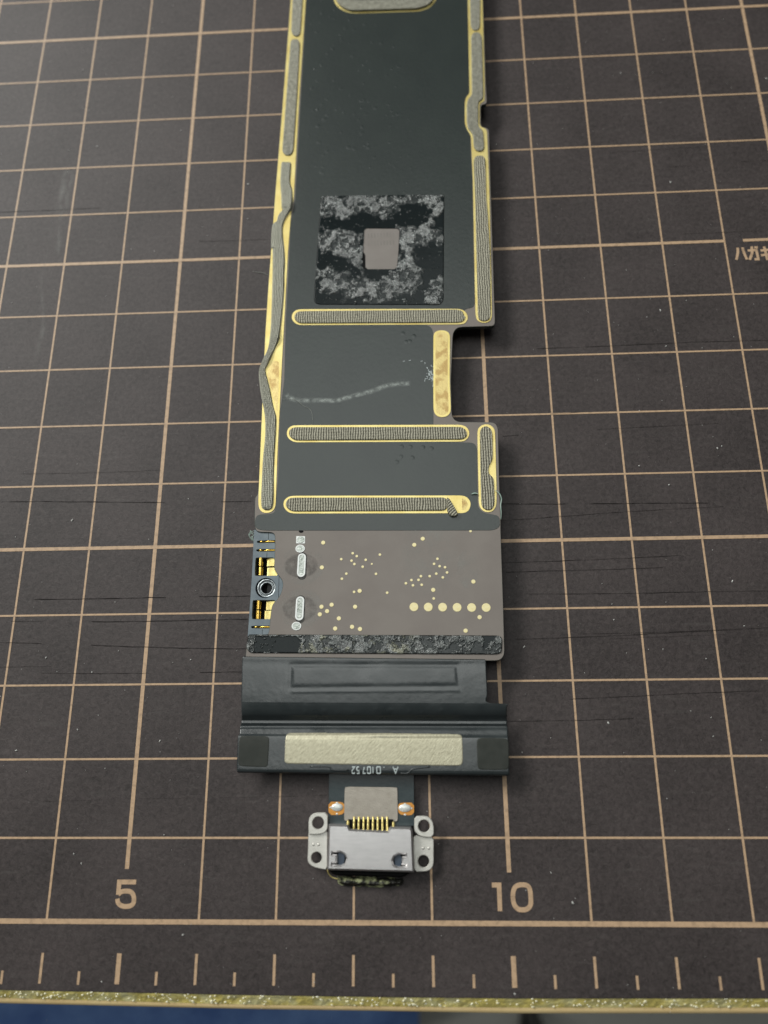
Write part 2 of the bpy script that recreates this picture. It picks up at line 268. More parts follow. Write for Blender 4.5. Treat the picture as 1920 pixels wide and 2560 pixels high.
# ------------------------------------------------------------------ traced outlines, in cm on the mat's own grid (x right, y away)
T = {
 'board': [(6.7247,16.9756),(6.7443,15.3458),(6.6828,12.9848),(6.6204,10.9514),(6.6062,10.2263),(6.5783,9.1989),(6.5655,8.4001),(6.5641,7.8063),(6.5619,7.6127),(6.571,7.0416),(6.5784,5.9481),(6.5726,5.6846),(6.5315,5.6541),(6.5418,5.2708),(6.565,5.1428),(6.6247,5.115),(6.8147,5.1093),(6.8545,5.0598),(6.8584,4.7119),(6.8549,4.5596),(6.9235,4.4733),(6.982,4.397),(6.9936,4.3311),(6.9701,4.2102),(6.9178,4.1274),(6.8557,4.0636),(6.8367,3.9626),(6.8182,3.6265),(6.5274,3.6121),(6.5052,3.3264),(6.5286,3.2885),(9.9882,3.2426),(10.0558,3.3187),(10.0734,4.0114),(10.0928,5.0794),(10.0989,5.1998),(10.1107,5.8664),(10.1359,6.6663),(10.0853,6.7551),(9.5267,6.7759),(9.4566,6.8632),(9.4604,7.4703),(9.5173,8.283),(9.5937,8.3786),(10.1427,8.3772),(10.1763,8.4237),(10.1872,9.0296),(10.2298,11.1331),(10.254,12.2031),(10.121,12.239),(10.1355,12.71),(10.2465,12.7295),(10.2453,13.1559),(10.2842,15.1078),(10.3467,16.7044)],
 'film': [(7.1417,16.9388),(7.0406,15.3209),(6.9992,13.0003),(6.965,10.881),(6.9081,10.4417),(6.8885,8.5375),(6.9012,7.5468),(6.857,7.0316),(6.8638,5.9401),(6.839,5.4049),(6.7357,5.3864),(6.5945,5.3841),(6.5546,5.3335),(6.5507,5.2567),(6.5697,5.167),(6.6843,5.1393),(9.9848,5.0779),(10.0779,5.1237),(10.0865,5.1989),(10.0789,5.2874),(9.9961,5.3144),(9.8528,5.3427),(9.7794,5.4334),(9.8101,6.3486),(9.7639,6.4331),(9.1664,6.4594),(9.17,6.6086),(9.1757,6.8415),(9.1912,7.4765),(9.2114,8.3061),(9.1743,8.4028),(9.096,8.4295),(9.1253,8.5637),(9.6808,8.6191),(9.7098,8.6937),(9.8427,8.7191),(9.8767,8.7786),(9.8976,9.8232),(9.9338,11.1439),(9.9284,11.7201),(10.0002,15.1219),(10.0548,16.7206)],
 'padleft': [(6.7877,16.9624),(6.7549,15.3376),(6.693,12.978),(6.6303,10.9459),(6.6131,10.2214),(6.5878,9.1945),(6.5749,8.3962),(6.5761,7.8026),(6.5738,7.6092),(6.58,6.9824),(6.583,6.2132),(6.5862,5.5778),(6.6008,5.4737),(6.6481,5.4159),(6.7182,5.399),(6.7918,5.4181),(6.8345,5.4688),(6.8464,5.5463),(6.8427,6.3147),(6.8496,7.0309),(6.858,7.8917),(6.8674,8.537),(6.8847,9.8833),(6.9141,10.7076),(6.9455,10.8803),(6.9768,12.9621),(7.0347,15.3188),(7.1267,16.9371)],
 'gl1': [(6.8803,16.9555),(6.7864,15.3355),(6.7859,14.5607),(6.8258,14.4701),(6.8885,14.4342),(6.94,14.4629),(6.9622,14.5495),(6.9782,15.3226),(7.0882,16.94)],
 'gl2': [(6.7801,14.2622),(6.7923,14.3606),(6.8593,14.3803),(6.9306,14.3599),(6.9579,14.263),(6.9425,13.114),(6.9139,11.9076),(6.8876,11.8201),(6.8219,11.7844),(6.7541,11.8162),(6.7162,11.8999),(6.7439,12.9752)],
 'glL': [(6.7228,11.6675),(6.7058,11.6243),(6.7015,11.2554),(6.7264,11.0053),(6.7438,10.7397),(6.7656,10.6823),(6.6944,10.5827),(6.669,10.4629),(6.6035,10.3917),(6.5963,10.0799),(6.6056,9.9433),(6.626,9.8941),(6.6431,9.3181),(6.6521,8.5446),(6.6248,8.0955),(6.5298,7.8334),(6.4998,7.6686),(6.542,7.3434),(6.6017,7.0683),(6.6285,6.8874),(6.6398,6.6202),(6.6236,6.2703),(6.6222,5.9265),(6.6284,5.525),(6.6966,5.4407)],
 'glR': [(6.8642,11.6605),(6.8833,11.6154),(6.8796,11.4304),(6.8794,11.2372),(6.9253,11.0435),(6.9295,10.7312),(6.8855,10.6301),(6.8157,10.4842),(6.7852,10.3467),(6.7971,10.1626),(6.8322,9.8886),(6.8462,9.6275),(6.8418,9.4367),(6.8515,8.9974),(6.8137,8.3879),(6.7977,8.2386),(6.7203,8.0332),(6.6369,7.8007),(6.6084,7.7025),(6.6828,7.4311),(6.7541,7.1092),(6.8067,6.9274),(6.811,6.7042),(6.8038,6.3528),(6.8098,5.9221),(6.8126,5.5211),(6.7513,5.4396)],
 'padright': [(10.0695,16.7167),(10.0061,15.119),(9.9535,12.9614),(9.8867,12.891),(9.8645,12.7631),(9.8485,12.3269),(9.8804,12.1814),(9.942,12.071),(9.9392,11.1419),(9.8777,8.6107),(9.8911,8.49),(9.9623,8.4396),(10.0536,8.4364),(10.1159,8.482),(10.1358,8.5713),(10.154,9.1813),(10.2068,11.129),(10.2182,12.1813),(10.0981,12.2487),(10.119,12.7415),(10.2077,12.7807),(10.2242,13.1508),(10.2713,15.1012),(10.3235,16.6977)],
 'gr1': [(10.0994,16.7145),(10.0427,15.1166),(10.0299,14.4732),(10.0628,14.3918),(10.1131,14.3688),(10.1649,14.3853),(10.1982,14.4624),(10.2317,15.1039),(10.2638,16.7022)],
 'gr2': [(10.0251,14.1972),(10.0405,14.2827),(10.0965,14.3304),(10.1714,14.3256),(10.2137,14.2639),(10.2206,14.1458),(10.1894,12.8924),(10.1743,12.812),(10.0968,12.7648),(10.0741,12.2249),(10.151,12.1491),(10.1605,11.8469),(10.1473,11.7421),(10.089,11.703),(10.019,11.7206),(9.977,11.8036),(9.9762,12.0692),(9.8954,12.1985),(9.88,12.3252),(9.895,12.7247),(9.9194,12.8338),(9.9927,12.9221)],
 'gr3': [(9.9622,11.5073),(9.9859,11.6035),(10.0491,11.6282),(10.1277,11.6172),(10.1642,11.5492),(10.1442,10.732),(10.1539,10.4608),(10.1576,9.7151),(10.1148,8.572),(10.0957,8.4977),(10.0416,8.4607),(9.9633,8.4635),(9.9179,8.504),(9.9118,8.6095),(9.959,10.8026)],
 'bar1': [(7.1017,8.7877),(9.6308,8.7013),(9.7138,8.662),(9.7531,8.5851),(9.7555,8.5098),(9.7136,8.4424),(9.6473,8.4208),(7.1045,8.4984),(7.0364,8.5371),(6.9889,8.5995),(6.9808,8.685),(7.0216,8.76)],
 'bar1g': [(7.1118,8.7444),(9.5984,8.6842),(9.6816,8.6509),(9.6949,8.5841),(9.7248,8.5379),(9.6803,8.4705),(9.6219,8.4486),(7.118,8.5251),(7.0634,8.5573),(7.0269,8.6133),(7.025,8.6742),(7.0586,8.7219)],
 'bar2': [(7.1024,6.7841),(9.5875,6.7249),(9.6567,6.6957),(9.6994,6.6345),(9.7068,6.5663),(9.6793,6.4993),(9.628,6.4601),(9.5778,6.4506),(7.098,6.5038),(7.0281,6.5412),(6.9804,6.5972),(6.9678,6.6662),(6.9886,6.7346),(7.0386,6.7748)],
 'bar2g': [(7.1042,6.7487),(9.5734,6.6875),(9.6301,6.6614),(9.668,6.6059),(9.671,6.5515),(9.6496,6.5115),(9.5988,6.4857),(9.5538,6.4815),(7.1107,6.5314),(7.0537,6.563),(7.0115,6.6079),(7.002,6.6632),(7.0183,6.7123),(7.0584,6.7388)],
 'bar3': [(7.0912,5.6607),(9.5677,5.6118),(9.6324,5.5846),(9.6763,5.5245),(9.6835,5.4603),(9.6565,5.3894),(9.6116,5.3521),(9.558,5.3405),(7.0949,5.3861),(7.0248,5.4133),(6.9733,5.4711),(6.9563,5.531),(6.969,5.5956),(7.0245,5.6465)],
 'bar3g': [(7.1005,5.6302),(9.3328,5.5843),(9.3543,5.4913),(9.3268,5.3819),(7.1071,5.4151),(7.0445,5.4422),(6.9981,5.4948),(6.9916,5.5416),(7.0097,5.5931),(7.051,5.6234)],
 'fold': [(9.3319,5.5762),(9.3753,5.565),(9.4256,5.4691),(9.4939,5.3404),(9.4878,5.3025),(9.4388,5.2782),(9.379,5.2921),(9.3332,5.3742),(9.3485,5.4835)],
 'vbar': [(9.2125,8.2454),(9.2376,8.304),(9.3038,8.3314),(9.3954,8.3253),(9.4518,8.2876),(9.4707,8.2217),(9.4422,7.4677),(9.445,6.9853),(9.4303,6.9164),(9.3859,6.8679),(9.3147,6.8506),(9.2445,6.8663),(9.1977,6.9146),(9.1819,6.9928),(9.1911,7.4754)],
 'vbari': [(9.2435,8.2278),(9.2764,8.286),(9.3422,8.3015),(9.4071,8.2815),(9.4367,8.2211),(9.4088,7.4672),(9.412,6.9848),(9.3927,6.9299),(9.3539,6.8978),(9.3106,6.8852),(9.2605,6.9004),(9.2211,6.9403),(9.2122,6.9905),(9.2218,7.473)],
 'pads': [(9.8243,6.5998),(9.8408,6.66),(9.8881,6.7082),(9.9585,6.7238),(10.0205,6.7084),(10.0702,6.6576),(10.0862,6.6004),(10.0781,6.2483),(10.0631,5.6639),(10.0512,5.4638),(10.0266,5.4004),(9.9808,5.3553),(9.9233,5.3459),(9.8635,5.3613),(9.8153,5.4119),(9.7981,5.4835),(9.8138,6.1807)],
 'padsg': [(9.858,6.5816),(9.871,6.6418),(9.9072,6.675),(9.9565,6.6889),(9.9973,6.6688),(10.0334,6.6223),(10.0465,6.5615),(10.0335,6.1881),(10.017,6.1294),(9.9684,6.0423),(9.9582,5.9692),(9.9729,5.9178),(10.0287,5.8728),(10.0322,5.735),(10.0286,5.5197),(10.0184,5.4487),(9.9853,5.3891),(9.9308,5.3725),(9.8778,5.3878),(9.8393,5.4311),(9.8317,5.4883),(9.8354,5.8118),(9.8474,6.2521)],
 'ringo': [(7.5448,15.3093),(7.5841,15.1788),(7.679,15.0495),(7.8194,14.9586),(7.9433,14.9301),(9.1121,14.9019),(9.2971,14.9627),(9.4077,15.0979),(9.441,15.198),(9.5119,16.0927),(9.236,16.4179),(7.8047,16.5226),(7.5435,16.2339)],
 'ringg': [(7.5735,15.3011),(7.6314,15.1695),(7.726,15.0525),(7.8506,14.9789),(7.9589,14.9637),(9.0821,14.9383),(9.2518,14.9921),(9.3615,15.0948),(9.3947,15.1949),(9.4518,16.0701),(9.1971,16.3423),(7.8437,16.4408),(7.5972,16.2029)],
 'ringh': [(7.7701,15.2879),(7.8172,15.2517),(8.004,15.2145),(9.0555,15.1685),(9.1795,15.2094),(9.1874,15.8578),(9.0791,16.0161),(7.9592,16.0959),(7.8104,15.9549)],
 'tape': [(7.4033,10.9387),(9.4394,10.8746),(9.4537,10.8429),(9.3899,8.8687),(9.3519,8.8005),(9.2939,8.7812),(7.4083,8.8558),(7.3491,8.8864),(7.3256,8.9542)],
 'tapehole': [(8.1337,10.2617),(8.7117,10.2329),(8.6844,9.7802),(8.6589,9.4619),(8.1062,9.484),(8.1053,9.7694),(8.1268,10.0491)],
 'tapequad': [(7.3955,10.9483),(9.4515,10.874),(9.3873,8.7777),(7.3278,8.8588)],
 'die': [(8.1184,10.2611),(8.707,10.2301),(8.6843,9.7824),(8.6515,9.4643),(8.1533,9.4843),(8.1497,9.7698),(8.1094,9.8063)],
 'r1': [(7.3951,10.9668),(9.455,10.8885),(9.4441,10.5079),(9.2937,10.4967),(9.1317,10.6485),(8.7243,10.6853),(8.5716,10.5293),(8.4204,10.5),(8.2238,10.5992),(8.042,10.535),(7.7845,10.4924),(7.4032,10.5638)],
 'r2': [(7.3491,10.2424),(7.667,10.2107),(8.0437,10.1944),(8.1043,10.05),(8.0766,9.511),(7.9283,9.5514),(7.7177,9.7855),(7.3707,9.9401)],
 'r3': [(8.7192,10.2361),(8.9447,10.2974),(9.2444,10.3198),(9.3159,10.1923),(9.4354,10.2048),(9.4293,9.9934),(9.31,9.9635),(9.1603,9.8998),(8.9817,9.8549),(8.9491,9.6825),(9.0179,9.4219),(9.0445,9.2847),(8.9825,9.0845),(8.923,9.003),(8.7194,8.9772),(8.4877,9.1372),(8.3419,9.2783),(8.3716,9.3793),(8.6366,9.4371),(8.712,9.6059),(8.73,9.883)],
 'r4': [(7.3795,9.5218),(7.7517,9.4381),(8.0479,9.3238),(8.342,9.3123),(8.6363,9.4029),(8.971,9.2537),(8.9522,9.0186),(8.6321,8.9638),(8.4135,8.8552),(8.1955,8.9468),(8.0789,8.9511),(7.8748,8.9253),(7.7561,9.0809),(7.5066,9.0735),(7.3991,9.2981)],
 'r5': [(9.0494,8.7985),(9.0541,9.0315),(9.2146,9.0756),(9.3359,9.2732),(9.3617,9.154),(9.3966,8.8519),(9.2795,8.7817)],
 'dots': [(7.9802,4.7769,1.0),(8.0383,4.7338,1.0),(7.817,4.6932,1.0),(7.9641,4.6685,1.0),(8.0053,4.6185,1.0),(8.166,4.6773,1.0),(8.1231,4.5773,1.0),(8.2524,4.6168,0.0),(8.3679,4.7503,1.0),(7.8914,4.4809,1.0),(7.8299,4.4088,1.0),(8.3121,4.4715,1.0),(8.0033,4.2176,1.0),(8.4677,4.1986,1.0),(9.1824,4.6744,1.0),(9.133,4.6018,1.0),(9.2105,4.5663,1.0),(9.286,4.5504,1.0),(9.3121,4.4746,1.0),(9.1603,4.4601,1.0),(9.251,4.4054,1.0),(9.0671,4.4253,1.0),(8.944,4.4273,1.0),(8.9098,4.3746,1.0),(8.8104,4.3738,1.0),(8.7316,4.3291,1.0),(8.8305,4.2987,1.0),(8.9534,4.304,1.0),(9.1161,4.1078,1.0),(9.6638,5.0722,1.0),(7.5541,4.9417,2.0),(7.5417,4.5772,2.0),(8.9811,4.9726,2.0),(8.8593,4.8852,2.0),(9.6751,4.3383,2.0),(9.112,4.2295,2.0),(8.0815,4.2308,2.0),(7.548,4.0138,2.0),(7.6897,4.0404,2.0),(7.6273,3.951,2.0),(7.5265,3.9073,2.0),(8.0188,4.0072,2.0),(7.7941,3.8471,2.0),(7.7443,3.707,2.0),(7.9785,3.7273,2.0),(8.0887,3.6956,2.0),(9.7407,3.8374,2.0),(9.5416,3.654,2.0),(8.8395,3.9932,3.0),(9.0384,3.988,3.0),(9.2368,3.9829,3.0),(9.4372,3.9777,3.0),(9.6372,3.9725,3.0),(9.8369,3.9697,3.0)],
 'sqpad': [(7.1625,5.0465),(7.2918,5.0412),(7.2928,4.9325),(7.1629,4.9369)],
 'sdot': [(7.2244,4.8585),(7.2038,3.7478)],
 'slot1': [(7.2542,4.7285),(7.2484,4.5005)],
 'slot2': [(7.2465,4.1056),(7.24,3.8836)],
 'halfhole': [(7.1884,5.1307),(7.2689,5.1272),(7.2601,5.1001),(7.2321,5.0908),(7.2034,5.1012)],
 'flux1': [(7.2546,4.6095)],
 'flux2': [(7.2533,3.9933)],
 'housing': [(6.5371,5.1603),(6.8182,5.1548),(6.8691,5.0656),(6.888,4.5641),(7.0244,4.4011),(7.0453,4.335),(7.0308,4.2137),(6.9053,4.104),(6.8553,3.9663),(6.851,3.6113),(6.5205,3.6153),(6.5285,4.0169),(6.5381,4.4372)],
 'win1': [(6.6008,4.743),(6.8674,4.7383),(6.874,4.5644),(6.9287,4.4753),(6.6017,4.4759),(6.5806,4.4885),(6.5806,4.7318)],
 'win2': [(6.5825,4.1254),(6.9047,4.1207),(6.8709,4.0398),(6.855,3.8563),(6.5888,3.8544),(6.5688,3.8693),(6.5683,4.1136)],
 'ws1': [(6.6017,4.9946),(6.8718,4.9954),(6.8731,4.9603),(6.6269,4.961),(6.5984,4.9635),(6.5863,4.9783)],
 'ws2': [(6.5952,4.8665),(6.8672,4.8655),(6.8686,4.8307),(6.6232,4.8332),(6.5965,4.8375),(6.5846,4.8512)],
 'ws3': [(6.5748,3.7615),(6.8451,3.7598),(6.8465,3.7253),(6.5947,3.7285),(6.5716,3.7324),(6.5618,3.7462)],
 'screw': [(6.7448,4.2975)],
 'barrels': [(6.6144,4.6847),(6.6992,4.6833),(6.616,4.5463),(6.7051,4.5448),(6.6103,4.0585),(6.6982,4.0572),(6.6074,3.9202),(6.6996,3.9189)],
 'flats': [(6.718,4.683),(6.8825,4.6801),(6.724,4.5397),(6.9253,4.5364),(6.7308,4.0521),(6.8693,4.0502),(6.7134,3.9188),(6.8561,3.9168)],
 'pinsl': [(6.6248,4.9821),(6.8713,4.9795),(6.6211,4.8521),(6.8667,4.8497),(6.6017,3.7466),(6.8446,3.7435)],
 'seam': [(6.751,5.1066),(6.755,5.0088),(6.7422,4.8152),(6.7422,4.7478),(6.9292,4.4683),(6.9335,4.1497),(6.7211,3.7121),(6.7221,3.6488)],
 'strip': [(6.556,3.6397),(9.9813,3.5825),(10.0216,3.5637),(10.0307,3.5177),(10.0216,3.3856),(9.9991,3.345),(9.9459,3.3275),(6.5955,3.3843),(6.5588,3.3954),(6.5317,3.4313),(6.514,3.476),(6.5232,3.5296),(6.5324,3.6013),(6.5427,3.6327)],
 'sq': [(6.5147,3.6447),(10.0342,3.5865),(10.0208,3.3244),(6.5187,3.3825)],
 's1': [(6.6329,3.6212),(7.1987,3.6027),(7.2992,3.5318),(7.2503,3.44),(7.2406,3.3711),(6.6318,3.3894)],
 's2': [(9.7756,3.5943),(9.9585,3.5828),(9.9087,3.5009),(9.7888,3.3769),(9.761,3.3658)],
 'flexrows': [(6.4729,3.3389,9.7863,3.2645,0.301),(6.471,3.328,9.7898,3.2537,0.312),(6.4702,3.3035,9.7986,3.2391,0.314),(6.4703,3.2456,9.7991,3.1917,0.312),(6.4737,3.1488,9.7971,3.1013,0.316),(6.4762,3.0052,9.7983,2.9694,0.316),(6.4814,2.8395,9.7983,2.8064,0.312),(6.4854,2.7339,9.7985,2.6956,0.306),(6.4856,2.7177,10.0454,2.6708,0.303),(6.4857,2.676,10.0467,2.6344,0.294),(6.4845,2.6185,10.046,2.5848,0.276),(6.483,2.5615,10.0488,2.5356,0.246),(6.4747,2.5167,10.0512,2.4916,0.2),(6.4717,2.4941,10.0537,2.46,0.182),(6.4707,2.4753,10.0524,2.4393,0.184),(6.4697,2.4565,10.0514,2.4231,0.186),(6.4586,2.429,10.0537,2.3983,0.174),(6.4518,2.4104,10.0554,2.3823,0.172),(6.4538,2.3986,10.0566,2.3729,0.178),(6.4571,2.3771,10.0555,2.3472,0.198),(6.4633,2.3186,10.0516,2.2762,0.222),(6.454,2.2975,10.0507,2.2509,0.24),(6.4491,2.2605,10.05,2.2169,0.252),(6.4514,2.0552,10.0457,2.0154,0.256),(6.4556,1.8861,10.0387,1.8427,0.256),(6.4588,1.8524,10.0398,1.8118,0.252),(6.4603,1.8343,10.0394,1.7896,0.244),(6.4702,1.8203,10.0382,1.7671,0.222)],
 'patch': [(7.1272,2.3298),(8.5617,2.3141),(9.408,2.2975),(9.4404,2.2792),(9.4532,2.2429),(9.4474,1.9514),(9.432,1.9115),(9.3988,1.8939),(7.1403,1.9303),(7.1043,1.9394),(7.0844,1.9665),(7.0924,2.291)],
 'dpadl': [(6.4649,2.2948),(6.8396,2.2857),(6.8719,2.2626),(6.8778,2.2351),(6.8692,1.918),(6.8558,1.8956),(6.8275,1.889),(6.464,1.904)],
 'dpadr': [(9.6695,2.2484),(10.0579,2.2393),(10.0411,1.8427),(9.6756,1.8441),(9.6416,1.8619),(9.6272,1.9062),(9.6329,2.2147)],
 'tail': [(7.6635,1.8198),(8.798,1.7963),(8.7934,1.2878),(8.7964,1.1523),(7.6613,1.1532),(7.6671,1.3641)],
 'stiff': [(7.8978,1.6384),(8.5609,1.6289),(8.5796,1.6137),(8.5795,1.2274),(8.5661,1.209),(8.5462,1.2053),(7.898,1.2134),(7.8766,1.2257),(7.8723,1.253),(7.8751,1.6157)],
 'opadl': [(7.6634,1.4495),(7.8383,1.4491),(7.8789,1.414),(7.8875,1.364),(7.8733,1.3142),(7.8335,1.2857),(7.6662,1.2859)],
 'opadr': [(8.7947,1.4371),(8.6147,1.435),(8.5824,1.4064),(8.5792,1.3504),(8.5933,1.307),(8.6329,1.2821),(8.7921,1.2819)],
 'blobs': [(7.7787,1.3804,0.0802,0.0508),(8.6739,1.3689,0.0851,0.0506),(7.778,1.4292,0.0187,0.0161),(8.6745,1.4149,0.0187,0.016),(7.7785,1.2995,0.016,0.0133),(8.6741,1.2883,0.0159,0.0133),(7.6915,1.3768,0.0134,0.0107),(8.7629,1.365,0.0133,0.0106)],
 'text': [(7.9874,1.8858),(8.0516,1.8856)],
 'shell': [(7.6872,1.1843),(7.9367,1.1768),(7.966,1.1259),(8.453,1.1027),(8.4768,1.1522),(8.7488,1.146),(8.769,1.1062),(8.7829,0.6202),(7.6769,0.6441),(7.6816,0.7479)],
 'swl': [(7.7475,0.8488),(7.8424,0.8512),(7.8946,0.8251),(7.921,0.7777),(7.9021,0.7245),(7.8507,0.7008),(7.7471,0.7078),(7.7494,0.7219),(7.8012,0.7244),(7.8024,0.825),(7.7478,0.8286)],
 'swr': [(8.6769,0.8258),(8.5867,0.8281),(8.5349,0.802),(8.5125,0.7547),(8.5276,0.7077),(8.5787,0.6843),(8.675,0.6903),(8.6752,0.6997),(8.6303,0.7019),(8.6315,0.8021),(8.6766,0.8057)],
 'rimtab': [(7.7998,0.825),(7.8025,0.7244)],
 'earlu': [(7.4169,1.0713),(7.4129,1.2331),(7.4409,1.2886),(7.5001,1.3219),(7.6668,1.3217),(7.6661,1.1323),(7.6443,1.092),(7.605,1.0676),(7.5457,1.0554),(7.4266,1.0555)],
 'earll': [(7.408,1.0954),(7.6602,1.1076),(7.6633,0.6308),(7.5898,0.639),(7.491,0.6603),(7.4311,0.696),(7.4038,0.7379),(7.4088,0.8522)],
 'earru': [(8.7967,1.2782),(8.9573,1.2804),(9.0156,1.2436),(9.0466,1.1703),(9.0443,1.0224),(8.9125,1.0224),(8.8477,1.043),(8.8026,1.083),(8.7913,1.1097)],
 'earrl': [(8.782,1.0462),(9.0435,1.0279),(9.0357,0.7101),(9.015,0.6567),(8.9623,0.6152),(8.7811,0.6054),(8.774,0.9614)],
 'eholes_u': [(7.5401,1.1961,0.0754),(8.9192,1.1558,0.0748)],
 'eholes_l': [(7.5227,0.774,0.0681),(8.9053,0.7337,0.0714)],
 'edots': [(7.4784,0.931,0.0184),(7.5472,0.931,0.0184),(8.9032,0.8869,0.0183),(8.9749,0.8869,0.0183)],
 'pins': [(8.008,1.172),(8.0701,1.1707),(8.1334,1.1695),(8.1928,1.1682),(8.256,1.1669),(8.318,1.1657),(8.3798,1.1632),(8.4403,1.1619)],
 'pinends': [(8.0076,1.2333),(8.0085,1.0988)],
 'pinx': [(7.9285,1.1904),(8.5219,1.1716)],
 'mouth': [(7.6851,0.6348),(8.7688,0.6189),(8.6582,0.5599),(8.6194,0.548),(7.7773,0.5699),(7.7249,0.5934)],
 'debris': [(7.7819,0.5468),(7.8867,0.547),(8.0697,0.5473),(8.2786,0.5359),(8.4609,0.5304),(8.6298,0.5248),(8.645,0.4894),(8.6288,0.4364),(8.538,0.4302),(8.4082,0.4158),(8.0703,0.4231),(7.8617,0.4344),(7.7962,0.4579)],
 'thread': [(7.6707,0.6302),(7.6872,0.5829),(7.7269,0.5417),(7.8051,0.5184)],
 'edge1': [(2.5859,-0.7625),(3.4987,-0.7889),(6.7818,-0.821),(8.3829,-0.8279),(9.9591,-0.8297),(13.0441,-0.8039),(14.2507,-0.7889)],
 'edge2': [(2.542,-0.872),(3.4612,-0.9007),(6.7665,-0.9494),(8.3773,-0.953),(9.9634,-0.9516),(13.0678,-0.9243),(14.2821,-0.9087)],
 'edge3': [(2.5234,-0.9454),(3.445,-0.9739),(6.7587,-1.009),(8.3745,-1.0148),(9.9646,-1.028),(13.0773,-0.9997),(14.2949,-0.9837)],
 'ticks': [(4.0362,-0.3499),(4.0476,-0.6892),(5.0263,-0.3597),(5.0373,-0.7075),(5.5148,-0.5597),(5.5341,-0.7165),(9.9955,-0.3783),(9.9929,-0.7323),(10.5048,-0.5778),(10.4887,-0.7233)],
 'tickx5end': [(5.0273,0.6215),(9.9988,0.5888)],
 'n5a': [(5.1389,0.4658),(4.9148,0.4653),(4.9156,0.3137)],
 'n5b': [(4.9154,0.3159),(4.953,0.3481),(5.0146,0.3577),(5.0779,0.3484),(5.1148,0.3143),(5.1292,0.2632),(5.1265,0.2165),(5.0983,0.1867),(5.0466,0.1772),(5.0036,0.1779),(4.9541,0.1946),(4.9223,0.2243),(4.9084,0.2668)],
 'n1': [(9.7722,0.4414),(9.8644,0.4416),(9.8615,0.1404)],
 'n0': [(10.0318,0.3069),(10.0413,0.3682),(10.0686,0.4186),(10.1127,0.4411),(10.1559,0.4457),(10.2046,0.4413),(10.2399,0.419),(10.2551,0.3688),(10.2574,0.3076),(10.2538,0.2301),(10.2316,0.1858),(10.1876,0.1609),(10.1388,0.1568),(10.0967,0.1633),(10.056,0.1962),(10.0375,0.2459)],
 'k1': [(14.1911,9.8645),(14.1803,9.7655),(14.1403,9.6354)],
 'k2': [(14.2675,9.8668),(14.2799,9.7614),(14.3074,9.634)],
 'k3': [(14.3434,9.8029),(14.4798,9.8082),(14.4863,9.6979),(14.4857,9.6322),(14.4264,9.6335)],
 'k4': [(14.4164,9.8772),(14.4055,9.7562),(14.3476,9.6269)],
 'k5': [(14.4831,9.8771),(14.4862,9.8355)],
 'k6': [(14.5466,9.7944),(14.7788,9.8123)],
 'k7': [(14.5377,9.704),(14.7888,9.7293)],
 'k8': [(14.613,9.8689),(14.6225,9.7197),(14.6286,9.6099)],
 'kline': [(14.2952,9.9961),(15.1286,9.9912)],
 'smear': [(2.7093,11.9783),(2.9859,12.0065),(2.9978,11.4676),(2.9406,10.9446),(2.9454,10.0823),(2.7688,10.2826),(2.7534,11.0733),(2.7006,9.705),(2.8997,8.7035),(2.7826,7.9736),(2.6827,7.9767),(2.7205,8.9351),(2.6036,9.5527)],
 'specks': [(2.7915,12.3968),(2.8325,14.2363),(4.5888,13.4993),(4.8006,12.7337),(6.0808,11.5049),(4.5355,10.1975),(4.0002,10.5617),(3.3033,12.4559),(6.1095,10.7833),(14.6184,14.7258),(13.2722,11.2001),(12.8283,8.753),(12.8451,8.1069),(12.6764,13.5854),(15.1745,13.3163),(4.2491,3.1738),(4.5985,3.4708),(4.1316,2.3902),(3.5507,3.3874),(4.4783,4.1792),(3.6873,5.4454),(5.6575,3.3366),(3.2941,2.1182),(5.3074,2.234),(12.2667,3.4118),(13.4087,3.7152),(13.3374,4.3511),(13.4018,6.3703),(13.4703,6.4064),(12.8338,3.2746),(12.2227,6.1187),(11.6339,3.827),(10.3646,3.4635),(11.43,2.433),(13.1216,4.8089),(12.6248,5.8096),(9.996,-0.7772),(10.7817,0.2422),(4.8052,-0.6835),(4.2686,0.8029),(5.8051,-0.1498)],
 'cutpts': [(2.5178,5.753),(6.4413,5.6893),(2.7427,4.2528),(6.4568,4.2302),(2.9555,3.9158),(6.4468,3.8959),(2.8403,3.6022),(6.519,3.4823),(2.9029,3.1846),(6.4063,3.1499),(10.1189,5.5822),(13.8831,5.4881),(10.1056,5.3164),(13.3624,5.4575),(10.1697,4.5261),(13.7519,4.6118),(10.2306,4.2214),(13.8087,4.1934),(10.2456,3.5782),(13.6098,3.6625),(10.0754,2.7409),(13.6003,2.8311),(10.2272,6.6525),(14.1882,6.8137)],
 'fibre1': [(9.6985,5.621),(9.7464,5.6329),(9.7933,5.6211)],
 'fibre2': [(10.0391,5.6696),(10.0846,5.6327),(10.1095,5.5891),(10.1234,5.5316),(10.109,5.4464),(10.1103,5.3402),(10.1016,5.2347)],
 'hair1': [(6.2424,9.7294),(6.341,9.703),(6.4391,9.6842),(6.522,9.6361)],
 'hair2': [(6.8848,7.2197),(7.0686,7.2052),(7.2214,7.092),(7.3054,7.0445),(7.3489,6.9534),(7.3607,6.8013)],
 'scuff': [(6.9306,7.3111),(7.011,7.2377),(7.0898,7.207),(7.2716,7.1876),(7.4783,7.1872),(7.6849,7.1756),(7.8906,7.2204),(8.0448,7.264),(8.2507,7.3145),(8.457,7.3936),(8.6376,7.4251),(8.8434,7.4302)],
 'scuff2': [(8.7324,7.8062),(8.8235,7.8178),(9.0047,7.7974),(9.0269,7.6091),(9.1352,7.8367),(9.1543,7.5477),(9.0126,7.5378)],
